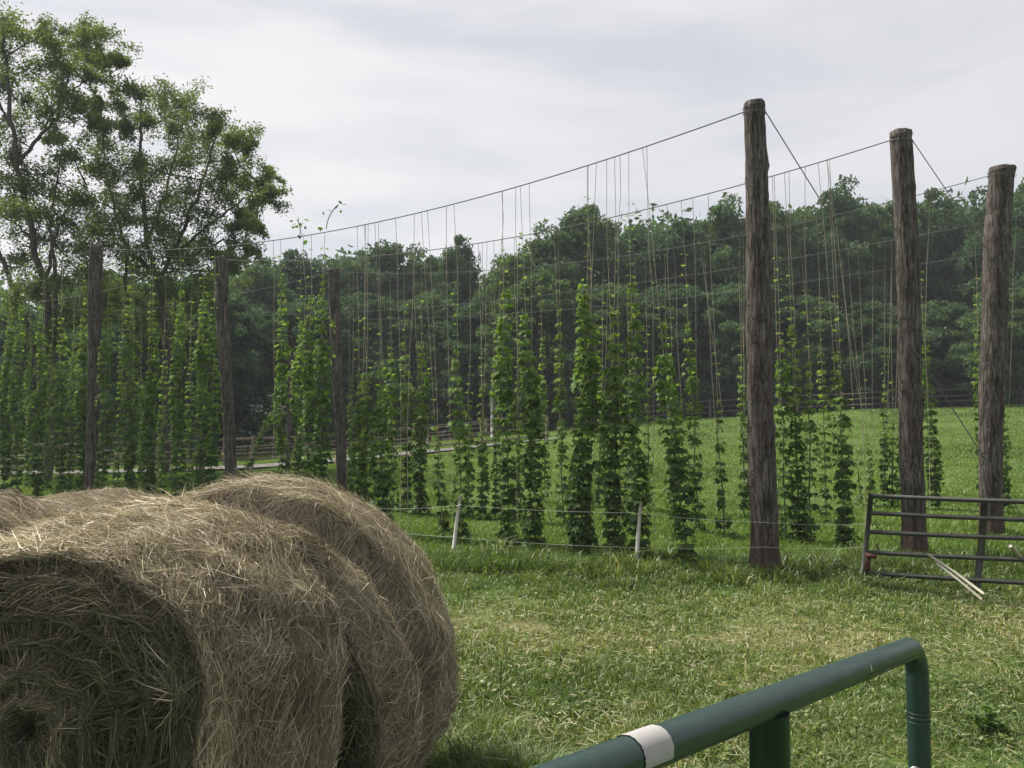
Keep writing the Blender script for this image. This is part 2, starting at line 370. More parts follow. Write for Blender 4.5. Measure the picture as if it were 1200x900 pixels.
# gravel lane beyond the yard
lane = np.array([(-60, 33), (-30, 31.5), (-14, 30.6), (-9.6, 31), (-6.3, 33.7), (-4.6, 35.2), (-2.95, 36), (-1, 37.4), (2.6, 39.2)], float)
tt = np.linspace(0, 1, 60); lk = np.linspace(0, 1, len(lane))
lk = np.r_[0, np.cumsum(np.hypot(*np.diff(lane, axis=0).T))]; lk /= lk[-1]; tt = np.linspace(0, 1, 90)
lx = np.interp(tt, lk, lane[:, 0]); ly = np.interp(tt, lk, lane[:, 1])
V = []
for a_, b_ in zip(lx, ly):
    i_ = int(np.argmin((lx - a_) ** 2 + (ly - b_) ** 2)); e_ = np.array([lx[min(i_ + 2, 89)] - lx[max(i_ - 2, 0)], ly[min(i_ + 2, 89)] - ly[max(i_ - 2, 0)]]); e_ /= np.linalg.norm(e_)
    for s_ in np.array([-1.25, -.4, .4, 1.25]) * min(1, .15 + (89 - i_) / 16): V.append((a_ - e_[1] * s_, b_ + e_[0] * s_, gz(a_ - e_[1] * s_, b_ + e_[0] * s_) + .06))
q = [[4 * k + c, 4 * k + c + 1, 4 * k + c + 5, 4 * k + c + 4] for k in range(89) for c in range(3)]
tag(obj('road', mesh_np('road', V, [np.array(q)[:, ::-1]]), M_road), kind='structure')

def blades(x, y, h, wd, lean, tone, seed):
    """bent grass blades: 5 verts, a quad and a tip triangle each"""
    r = np.random.default_rng(seed); n = len(x)
    z = hgt(x, y) - .03; th = r.uniform(0, 2 * np.pi, n); ph = r.uniform(0, 2 * np.pi, n)
    dx, dy = np.cos(th) * lean * h, np.sin(th) * lean * h
    wx, wy = np.cos(ph) * wd / 2, np.sin(ph) * wd / 2
    V = np.empty((n, 5, 3))
    V[:, 0] = np.stack([x - wx, y - wy, z], 1); V[:, 1] = np.stack([x + wx, y + wy, z], 1)
    mx, my, mz = x + dx * .35, y + dy * .35, z + h * .6
    V[:, 2] = np.stack([mx + wx * .8, my + wy * .8, mz], 1); V[:, 3] = np.stack([mx - wx * .8, my - wy * .8, mz], 1)
    V[:, 4] = np.stack([x + dx, y + dy, z + h * (1 - .35 * lean)], 1)
    k = np.arange(n)[:, None] * 5
    return V.reshape(-1, 3), [k + np.array([[0, 1, 2, 3]]), k + np.array([[3, 2, 4]])], np.repeat(tone, 5)

def scatter(n, y0, y1, p, x0=-.75, x1=.75, seed=0):
    r = np.random.default_rng(seed)
    u = r.random(n); e = 1 - p - 1e-3
    y = (y0 ** e + u * (y1 ** e - y0 ** e)) ** (1 / e)
    return r.uniform(x0, x1, n) * y, y, r

# close turf
x, y, r = scatter(400000, 1.7, 10.5, 1.0, -.45, .78, 11)
k = ~in_bale(x, y); x, y = x[k], y[k]; n = len(x)
dr = np.clip(dryness(x, y) * 1.6, 0, 1)
cl = vnoise(x, y, .45, 21); cl2 = vnoise(x, y, .16, 22)
keep = r.random(n) > dr * .35; x, y, dr, cl, cl2 = x[keep], y[keep], dr[keep], cl[keep], cl2[keep]; n = len(x)
h = (.046 + .075 * cl * cl2 * 1.6) * (1 - .22 * dr) * r.uniform(.5, 1.4, n)
lush = np.exp(-((x + .15) / .55) ** 2 - ((y - 3.8) / .7) ** 2) + .9 * np.exp(-((y - 9.6 - .25 * np.abs(x - 3)) / .8) ** 2)
h *= 1 + 1.7 * lush * (.4 + cl2)
wd = .0035 + .0011 * y * r.uniform(.6, 1.3, n)
tone = np.clip(.36 + .34 * (cl - .5) + r.normal(0, .13, n) + .27 * dr + (r.random(n) < .04 + .16 * dr) * .45 - .12 * lush, 0, 1)
V, fc, tn = blades(x, y, h, wd, r.uniform(.2, 1.3, n), tone, 12)
tag(obj('grass', mesh_np('grass', V, fc, tn), M_grass), 'short rough green turf of the gateway, streaked with dry mown stalks', 'grass', kind='stuff')
def leafy(x, y, sz, r):
    n = len(x); P = np.stack([x, y, hgt(x, y) + r.uniform(.01, .06, n)], 1); th = r.uniform(0, 6.28, n)
    return leaf_batch(P, np.stack([np.cos(th), np.sin(th), r.uniform(-.1, .5, n)], 1), r.normal(0, .3, (n, 3)) + [0, 0, 1], sz, np.clip(r.normal(.5, .16, n), 0, 1))
# meadow under and beyond the hop rows
x, y, r = scatter(420000, 9.6, 58, 1.05, -.8, .8, 13)
n = len(x); cl = vnoise(x, y, 2.2, 31); c2 = vnoise(x, y, .6, 32); c3 = vnoise(x, y * .35, 1.6, 33)
h = (.06 + .13 * cl * c2 + .10 * np.clip(c3 - .62, 0, 1) * 3) * r.uniform(.6, 1.4, n) * np.interp(y, [9, 11, 14, 60], [1.5, 1.4, .62, .75])
wd = .0012 * y * r.uniform(.6, 1.3, n)
tone = np.clip(.5 + .35 * (cl - .5) + r.normal(0, .07, n) - .5 * np.clip(c3 - .62, 0, 1) * 2 + .12 * np.clip((y - 14) / 20, 0, 1), 0, 1)
lane_d = np.min(np.hypot(x[:, None] - lx[None, ::2], y[:, None] - ly[None, ::2]), axis=1); k = lane_d > 1.5
V, fc, tn = blades(x[k], y[k], h[k], wd[k], r.uniform(.2, 1.0, n)[k], tone[k], 14)
tag(obj('meadow_grass', mesh_np('meadow_grass', V, fc, tn), M_field), 'bright green pasture grass rising behind the hop rows', 'grass', kind='stuff')
# dry mown stalks lying on the turf
x, y, r = scatter(22000, 2.2, 8.6, .9, -.4, .75, 15)
k = ~in_bale(x, y) & (r.random(len(x)) < np.clip(dryness(x, y) * 2.2 + .12, 0, 1)); x, y = x[k], y[k]; n = len(x)
ln = r.uniform(.02, .085, n); th = r.uniform(0, 2 * np.pi, n); wd = .0010 + .00042 * y
z = hgt(x, y) + r.uniform(.005, .05, n); dz = r.normal(0, .18, n) * ln
d = np.stack([np.cos(th) * ln, np.sin(th) * ln, dz], 1) / 2; s_ = np.stack([-np.sin(th) * wd, np.cos(th) * wd, wd * .6], 1) / 2
c = np.stack([x, y, z], 1)
V = np.stack([c - d - s_, c - d + s_, c + d + s_, c + d - s_], 1).reshape(-1, 3)
tag(obj('hay_litter', mesh_np('hay_litter', V, [np.arange(n)[:, None] * 4 + np.arange(4)[None]], np.repeat(r.random(n), 4)), M_dry), 'dry straw stalks strewn over the worn turf', 'hay litter', kind='stuff')

# ------------------------------------------------------------------ hay bales
def strands(P, wd, tone, r):
    """P (n,m,3) paths -> ribbons"""
    n, m, _ = P.shape
    T = np.gradient(P, axis=1); T /= np.linalg.norm(T, axis=2, keepdims=True) + 1e-9
    rv = r.normal(size=(n, 1, 3)); S = np.cross(T, np.broadcast_to(rv, P.shape)); S /= np.linalg.norm(S, axis=2, keepdims=True) + 1e-9
    tp = np.interp(np.linspace(0, 1, m), [0, .2, .8, 1], [.6, 1, 1, .4])
    S = S * (np.asarray(wd)[:, None] * tp[None])[..., None] / 2
    V = np.stack([P - S, P + S], 2).reshape(n * m * 2, 3)
    b = np.arange(n)[:, None] * (m * 2)
    f = np.concatenate([b + np.array([[2 * k, 2 * k + 1, 2 * k + 3, 2 * k + 2]]) for k in range(m - 1)])
    return V, f, np.repeat(tone, m * 2)
def join(parts):
    V, Fs, T, n = [], [], [], 0
    for v, f, t in parts: V.append(v); Fs.append(f + n); T.append(t); n += len(v)
    return np.concatenate(V), [np.concatenate(Fs)], np.concatenate(T)

def build_bale(b, label, nside, nface, seed, face=True):
    r = np.random.default_rng(seed)
    root = thing('hay_bale', label, 'hay bale', 'round hay bales', (float(b.sec[:, 1].mean()), float(b.sec[:, 0].mean()), 0))
    na, nu = 128, 70
    A, U = np.meshgrid(np.arange(na) / na * 2 * np.pi, np.linspace(0, 1, nu), indexing='ij')
    V = b.surf(U, A, -.012).reshape(-1, 3)
    i, j = np.meshgrid(np.arange(na), np.arange(nu - 1), indexing='ij'); i = i.ravel(); j = j.ravel(); i2 = (i + 1) % na
    q = np.stack([i * nu + j, i2 * nu + j, i2 * nu + j + 1, i * nu + j + 1], 1)
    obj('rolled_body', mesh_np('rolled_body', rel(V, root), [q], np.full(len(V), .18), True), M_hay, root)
    for end in (0, 1):
        A, Q = np.meshgrid(np.arange(na) / na * 2 * np.pi, np.linspace(0.02, 1, 40), indexing='ij')
        V = b.face(Q, A, -.015, end).reshape(-1, 3)
        i, j = np.meshgrid(np.arange(na), np.arange(39), indexing='ij'); i = i.ravel(); j = j.ravel(); i2 = (i + 1) % na
        q = np.stack([i * 40 + j, i2 * 40 + j, i2 * 40 + j + 1, i * 40 + j + 1], 1)
        ef = obj('end_face', mesh_np('end_face', rel(V, root), [q], np.full(len(V), .12), True), M_hayend_shaded, root)
        if (end == 0 and face) or nface > 4000:
            n = nface if end == 0 else 14000; m = 4
            rr = np.sqrt(r.random(n)) * 1.0; rr[: n // 6] = r.uniform(.08, .45, n // 6); rr = np.maximum(rr, .07); a0 = r.uniform(0, 2 * np.pi, n)
            L_ = r.uniform(.04, .20, n) * r.choice([1, 1, 1.5], n); da = L_ / (rr * .5 + .06); da = np.minimum(da, 2.2)
            dr_ = r.normal(0, .16, n) * L_ / .5 * 2; rx_ = r.random(n) < .22; dr_[rx_] = r.normal(0, 1.0, rx_.sum()) * L_[rx_] / .5; da[rx_] *= .25
            t = np.linspace(-.5, .5, m)[None]
            lf = (r.uniform(0, .018, n)[:, None] + np.abs(r.normal(0, .015, n))[:, None] * (t + .5) ** 2)
            P = b.face(np.clip(rr[:, None] + dr_[:, None] * t, .05, 1.03), a0[:, None] + da[:, None] * t, lf, end)
            P += r.normal(0, .0035, P.shape)
            tone = np.clip(r.normal(.33, .17, n) + .28 * np.exp(-((rr - .24) / .12) ** 2) + (r.random(n) < .03) * .3, 0, 1)
            parts = [strands(P, r.uniform(.0012, .0026, n), tone, r)]
            # long stalks hanging over the upper rim
            n = nface // (22 if end == 0 else 400); a0 = r.uniform(.1, 3.0, n); L_ = r.uniform(.04, .17, n); t = np.linspace(0, 1, m)[None]
            st = b.face(r.uniform(.80, 1.0, n), a0, .01); ro = r.normal(0, .75, n)
            dx_ = -np.cos(a0) * .5 + np.sin(a0) * ro; dz_ = -np.abs(np.sin(a0)) * .55 - np.cos(a0) * ro
            nn = np.hypot(dx_, dz_); dx_, dz_ = dx_ / nn * L_, dz_ / nn * L_
            P = np.stack([st[:, 0:1] + dx_[:, None] * t, st[:, 1:2] - (L_ * r.uniform(.05, .5, n))[:, None] * t * (1.3 - t), st[:, 2:3] + dz_[:, None] * t - .05 * L_[:, None] * t ** 2], -1)
            P += r.normal(0, .003, P.shape)
            parts.append(strands(P, r.uniform(.0013, .0027, n), np.clip(r.normal(.55, .22, n), 0, 1), r))
            v, f, tn = join(parts); obj('loose_straw', mesh_np('loose_straw', rel(v, root), f, tn), M_hayend_shaded, ef)
    n = nside; m = 4
    u0 = r.random(n); a0 = r.uniform(-1.15, 4.2, n)
    L_ = r.uniform(.03, .19, n); ang = r.normal(0, .42, n) + .9 * (vnoise(a0 * .75, u0 * b.len, .16, seed + 7) - .5) + (r.random(n) < .30) * r.normal(0, 1.2, n)
    t = np.linspace(-.5, .5, m)[None]
    da = L_ * np.cos(ang) / .65; du = L_ * np.sin(ang) / b.len
    lf = np.abs(r.normal(0, .010, n))[:, None] + (r.random(n) < .12)[:, None] * np.abs(r.normal(0, .028, n))[:, None] * (t + .5) ** 2
    cu = r.normal(0, .25, n)[:, None] * (t ** 2) * L_[:, None]
    P = b.surf(np.clip(u0[:, None] + du[:, None] * t + cu / b.len, -.01, 1.01), a0[:, None] + da[:, None] * t + cu * .4, lf)
    P += r.normal(0, .004, P.shape)
    pt = vnoise(a0 * 1.2, u0 * b.len, .22, seed)
    tone = np.clip(r.normal(.42, .15, n) + .45 * (pt - .5) + (r.random(n) < .08) * .4, 0, 1)
    parts = [strands(P, r.uniform(.0011, .0027, n) * np.where(r.random(n) < .07, 1.9, 1), tone, r)]
    # wilder tufts that stand off the rims and ridges
    n = nside // 16; u0 = r.choice([.1, .25, .95, .5, .3, .75], n) + r.normal(0, .06, n); a0 = r.uniform(-.5, 3.6, n)
    L_ = r.uniform(.05, .20, n); t = np.linspace(0, 1, m)[None]; ang = r.uniform(-1.5, 1.5, n)
    lf = L_[:, None] * t * r.uniform(.03, .32, n)[:, None]
    P = b.surf(np.clip(u0[:, None] + (L_ * np.sin(ang))[:, None] * t / b.len, -.04, 1.04), a0[:, None] + (L_ * np.cos(ang))[:, None] * t / .65 * r.choice([-1, 1], n)[:, None], lf)
    parts.append(strands(P, r.uniform(.0012, .0027, n), np.clip(r.normal(.62, .2, n), 0, 1), r))
    v, f, tn = join(parts); v[:, 2] = np.maximum(v[:, 2], .0)
    obj('straw_cover', mesh_np('straw_cover', rel(v, root), f, tn), M_hay, root)
build_bale(B1, 'nearest round hay bale, its dark spiral end facing the viewer', 95000, 48000, 41)
build_bale(B2, 'large round hay bale pressed behind the nearest one, brown rounded flank', 95000, 16000, 42)
build_bale(B3, 'round hay bale left of the nearest bale, only its ridged top showing', 22000, 1500, 43)
build_bale(B4, 'farthest round hay bale, a low pale hump beneath the leafy bines', 16000, 800, 44)

# ------------------------------------------------------------------ log posts
def log_post(px_top, py_top, px_base, Yd, w_top, w_base, label, seed, knots=(), bend=0.0, group='log posts of the hop yard'):
    r = np.random.default_rng(seed)
    base = at(px_base, 500, Yd); base[2] = gz(base[0], Yd)
    top = at(px_top, py_top, Yd)
    root = thing('log_post', label, 'post', group, base)
    m, n = 60, 20; t = np.linspace(0, 1, m)
    P = base + (top - base) * t[:, None]; P[0, 2] -= .15
    P[:, 0] += bend * np.sin(t * np.pi) + .012 * np.sin(t * 9 + seed)
    rad = (w_base + (w_top - w_base) * t) / 2 * Yd / F
    rad = rad * (1 + .05 * (vnoise(t * 6, t * 0, .7, seed) - .5) + .22 * np.exp(-(t / .035) ** 2))
    a = np.arange(n) / n * 2 * np.pi
    V = np.empty((m, n, 3))
    for i in range(m):
        nz = 1 + .10 * (vnoise(np.cos(a) * 1.5 + 5, np.sin(a) * 1.5 + t[i] * 9, .8, seed) - .5) + .05 * r.normal(size=n) * .5
        for (kt, ka, ks) in knots:
            nz += ks * np.exp(-((t[i] - kt) / .012) ** 2) * np.clip(np.cos(a - ka), 0, 1) ** 3
        V[i] = P[i] + np.stack([np.cos(a) * rad[i] * nz, np.sin(a) * rad[i] * nz, np.zeros(n)], 1)
    V[-1, :, 2] += r.normal(0, .005, n) + .012 * np.cos(a + seed)
    i, j = np.meshgrid(np.arange(m - 1), np.arange(n), indexing='ij'); i = i.ravel(); j = j.ravel(); k = (j + 1) % n
    q = np.stack([i * n + j, i * n + k, (i + 1) * n + k, (i + 1) * n + j], 1)
    Vv = np.vstack([V.reshape(-1, 3), P[-1] + [0, 0, .01]])
    tr = [[(m - 1) * n + jj, (m - 1) * n + (jj + 1) % n, m * n] for jj in range(n)]
    obj('trunk', mesh_np('trunk', rel(Vv, root), [q, np.array(tr)], None, True), M_bark, root)
    for dz in (.05, .13):
        i_ = int(np.argmin(np.abs(P[:, 2] - (top[2] - dz)))); c_ = P[i_] * 1; c_[2] = top[2] - dz; aa_ = np.linspace(0, 2 * np.pi, 25)
        mb = MB(); mb.tube(rel(np.stack([c_[0] + np.cos(aa_) * rad[i_] * 1.035, c_[1] + np.sin(aa_) * rad[i_] * 1.035, c_[2] + .012 * np.sin(aa_ + dz * 40)], 1), root), .004, 5); mb.build('wire_wrap', M_wire, root)
    return root, top
def near_Y(pyt, pyb):     # depth of a 5.5 m post from its height in the picture
    return F * 5.5 / (pyb - pyt)
YA, YB, YC = 9.5, 10.8, 12.3
rA, tA = log_post(884, 121, 893, YA, 25, 33, 'tallest log post, nearest of all, left of the metal gate', 1, ((.87, .1, .22), (.30, .0, .18), (.66, .3, .12), (.2, 3.0, .12)))
rB, tB = log_post(1057, 155, 1067, YB, 25, 26, 'second tall log post, rising behind the left end of the metal gate', 2, ((.36, -.4, .20), (.33, -.4, .22), (.6, .2, .1)), .02)
rC, tC = log_post(1175, 197, 1158, YC, 29, 24, 'leaning log post nearest the picture edge, top tilted to the right', 3, ((.5, 0, .12),), -.07)
rD, tD = log_post(113, 288, 110, 17.2, 15, 14, 'far log post half hidden in bines under the locust trees', 4)
rE, tE = log_post(258, 301, 274, 18.3, 15, 13, 'far log post leaning, at the bale tops between two bine clumps', 5, ((.62, 0, .2),))
rF, tF = log_post(390, 315, 402, 19.7, 13, 12, 'far reddish log post beside the densest clump of bines', 6)
# collar of white line around the near posts
U_ = (np.array([tD[0] - tA[0], tD[1] - tA[1]])); U_ = U_ / np.linalg.norm(U_)

# rows: near end, far end (wire heights), then a second bay running on
rows = []
n4 = at(1275, 232, 13.7); f4 = at(240, 366, 26.7); n5 = at(1365, 255, 15.0); f5 = at(340, 371, 27.85)
def bay2(t, dz): return np.array([t[0] + U_[0] * 13.9, t[1] + U_[1] * 13.9, t[2] + dz])
for nm, a, b in (('front', tA, tD), ('second', tB, tE), ('third', tC, tF), ('fourth', n4, f4), ('rearmost', n5, f5)):
    rows.append((nm, a - [0, 0, .06], b - [0, 0, .06]))
def post_plain(p, w, label):
    root = thing('log_post', label, 'post', 'log posts of the hop yard', (p[0], p[1], gz(p[0], p[1])))
    mb = MB(); mb.tube(rel([(p[0], p[1], gz(p[0], p[1]) - .1), (p[0] + .02, p[1], (p[2] + 0) / 2), p + [0, 0, .06]], root), [w * .55, w * .5, w * .45], 14, rough=.03); mb.build('trunk', M_bark, root, True)
post_plain(f4, .17, 'slim far log post hidden among bines at the fourth wire')
post_plain(f5, .17, 'slim far log post hidden among bines at the rearmost wire')
ends2 = [bay2(tD, .1), bay2(tE, .1), bay2(tF, .1)]
SAG = .55
def wire_pt(ri, s, bay=1):
    nm, a, b = rows[ri]
    if bay == 2: a, b = b, ends2[ri] - [0, 0, .06]
    sg = SAG if ri < 3 else .6
    if bay == 2: sg = .35
    return a + (b - a) * s - np.array([0, 0, 4 * sg * s * (1 - s)])
def wire_obj(name, label, cat, P, r_, mat, group=None):
    root = MB(); P = np.asarray(P); root.tube(P - P[0], r_, 6)
    o = root.build(name, mat); o.location = [float(c) for c in P[0]]
    return tag(o, label, cat, group)
for ri, (nm, a, b) in enumerate(rows):
    wire_obj('trellis_wire', f'sagging steel trellis wire over the {nm} hop row, near bay', 'wire', [wire_pt(ri, s) for s in np.linspace(0, 1, 40)], .0065 + .0012 * (ri < 2), M_wire, 'overhead trellis wires')
for ri in range(3):
    wire_obj('trellis_wire', f'steel trellis wire carrying the {rows[ri][0]} hop row on past its far log post', 'wire', [wire_pt(ri, s, 2) for s in np.linspace(0, 1, 20)], .007, M_wire, 'overhead trellis wires')
def sagline(a, b, sg, n=14): return [a + (b - a) * s - np.array([0, 0, 4 * sg * s * (1 - s)]) for s in np.linspace(0, 1, n)]
wire_obj('cross_wire', 'thin cross wire joining the tops of the three far log posts', 'wire', sagline(tD, tE, .1)[:-1] + sagline(tE, tF, .08), .006, M_wire)
# guys
ga = at(1225, 648, 11.0); ga[2] = gz(ga[0], ga[1]); wire_obj('guy_wire', 'guy wire slanting down from the top of the tallest log post', 'wire', sagline(tA + [.1, 0, -.05], ga, .05), .0065, M_wire, 'guy wires')
gb = at(1390, 640, 12.4); gb[2] = gz(gb[0], gb[1]); wire_obj('guy_wire', 'guy wire slanting down behind the leaning post from the second log post', 'wire', sagline(tB + [.1, 0, -.05], gb, .05), .006, M_wire, 'guy wires')

# ------------------------------------------------------------------ hop bines
HALF = np.array([(0, 0, 0), (0, 1, 0), (.17, .55, .05), (.46, .62, .10), (.50, .10, .10)])
def leaf_batch(P, D, Nn, size, tone):
    """lobed leaves folded along the midrib; P base, D direction, Nn normal"""
    D = D / (np.linalg.norm(D, axis=1, keepdims=True) + 1e-9)
    S = np.cross(D, Nn); S /= np.linalg.norm(S, axis=1, keepdims=True) + 1e-9
    Nn = np.cross(S, D)
    n = len(P); V = np.empty((n, 8, 3))
    sh = [(0, 0, 0), (0, 1, -.12), (.17, .55, .04), (.46, .60, .06), (.50, .10, .08), (-.17, .55, .04), (-.46, .60, .06), (-.50, .10, .08)]
    for k, (a, b, c) in enumerate(sh):
        V[:, k] = P + size[:, None] * (S * a + D * b + Nn * c)
    b = np.arange(n)[:, None] * 8
    f = np.concatenate([b + np.array([[0, 4, 3, 2, 1]]), b + np.array([[0, 1, 5, 6, 7]])])
    return V.reshape(-1, 3), f, np.repeat(tone, 8)

def row_hit(ri, px, bay):
    """distance along the row where it passes behind picture column px"""
    a, b = (rows[ri][1], rows[ri][2]) if bay == 1 else (rows[ri][2], ends2[ri])
    k = (px - 600) / F
    # near-enough: x = k*y (the tilt is small at ground level)
    k = k / (CP + SP * .1)
    den = (b[0] - a[0]) - k * (b[1] - a[1])
    s = (k * a[1] - a[0]) / den
    return s

# base column, base line, top column, top line, fullness, (row, bay)
BN = [
 (805, 662, 768, 372, 1.0), (745, 658, 737, 322, 1.0), (719, 662, 721, 360, 1.0), (681, 662, 690, 328, 1.15), (628, 658, 611, 362, .95), (597, 649, 591, 330, .95),
 (541, 640, 533, 405, .75), (520, 648, 503, 480, .45), (450, 634, 442, 425, .95),
 (819, 628, 803, 368, .55), (848, 620, 840, 462, .35), (659, 605, 653, 362, .45), (639, 600, 634, 388, .45), (565, 612, 565, 450, .5), (550, 612, 550, 470, .5),
 (493, 615, 493, 400, .95), (478, 604, 474, 395, .75), (429, 612, 429, 430, .85), (790, 612, 784, 395, .5), (745, 600, 740, 405, .35),
 (920, 650, 913, 390, .55), (937, 650, 926, 372, .6), (948, 646, 947, 418, .55), (968, 615, 962, 408, .5), (990, 634, 980, 412, .7),
 (870, 612, 868, 415, .35), (1018, 595, 1016, 512, .3), (1007, 592, 1003, 525, .2), (1035, 590, 1037, 446, .35), (1047, 590, 1046, 486, .25),
 (1097, 602, 1081, 366, .7), (1146, 596, 1145, 386, .4), (1176, 596, 1173, 424, .45), (1050, 600, 1060, 470, .3),
 (460, 598, 461, 400, .6), (702, 600, 706, 420, .35), (582, 598, 580, 420, .35), (610, 600, 607, 440, .3),
 (883, 600, 885, 430, .3), (760, 592, 758, 430, .3),
]
# the thick left side: (base column, top column, top line, fullness, row, bay)
BL = [
 (422, 418, 432, .6, 0, 1), (377, 374, 322, .9, 0, 1), (362, 359, 345, .9, 0, 1), (349, 350, 372, .85, 1, 1), (332, 327, 320, .75, 0, 1), (340, 340, 400, .7, 2, 1),
 (281, 277, 408, .5, 2, 1), (249, 249, 360, .85, 0, 1), (237, 236, 335, .9, 0, 1), (208, 207, 332, .9, 0, 1), (222, 222, 400, .5, 1, 2), (176, 174, 352, .95, 0, 1),
 (153, 153, 330, .8, 0, 1), (140, 140, 400, .55, 1, 2), (123, 122, 340, .9, 0, 1), (97, 95, 328, .75, 0, 2), (83, 84, 390, .6, 1, 2), (70, 69, 372, .95, 0, 2), (46, 46, 352, .8, 0, 2),
 (58, 57, 400, .6, 1, 2), (33, 32, 380, .6, 1, 2), (20, 21, 352, .9, 0, 2), (6, 5, 345, .8, 0, 2), (190, 190, 410, .5, 1, 2), (110, 110, 410, .5, 2, 2), (165, 164, 430, .45, 2, 2), (205, 204, 440, .4, 2, 2), (12, 12, 400, .5, 2, 2), (232, 231, 430, .4, 2, 2), (412, 412, 445, .4, 2, 1),
]
plants = []
for (bx, by, tx, ty, fu) in BN:
    best = None
    for ri in range(5):
        s = row_hit(ri, bx, 1)
        if -.02 < s < 1:
            p = wire_pt(ri, s); g = gz(p[0], p[1]); q_ = CAM_Z - g
            yy = 505 + q_ / p[1] * F
            if best is None or abs(yy - by) < best[0]: best = (abs(yy - by), ri, s)
    if best is None: best = (0, 4, .02)
    plants.append((best[1], 1, best[2], tx, ty, fu))
for (bx, tx, ty, fu, ri, bay) in BL:
    plants.append((ri, bay, row_hit(ri, bx, bay), tx, ty, fu))
order = {}
for k, p in enumerate(plants): order.setdefault((p[0], p[1]), []).append((p[2], k))
ORD = ['first', 'second', 'third', 'fourth', 'fifth', 'sixth', 'seventh', 'eighth', 'ninth', 'tenth', 'eleventh', 'twelfth', 'thirteenth', 'fourteenth', 'fifteenth', 'sixteenth', 'seventeenth', 'eighteenth', 'nineteenth', 'twentieth', 'twenty-first', 'twenty-second', 'twenty-third', 'twenty-fourth']
rank = {}
for key, l in order.items():
    for n_, (s, k) in enumerate(sorted(l)): rank[k] = ORD[n_]
ROWN = ['front', 'second', 'third', 'fourth', 'rearmost']
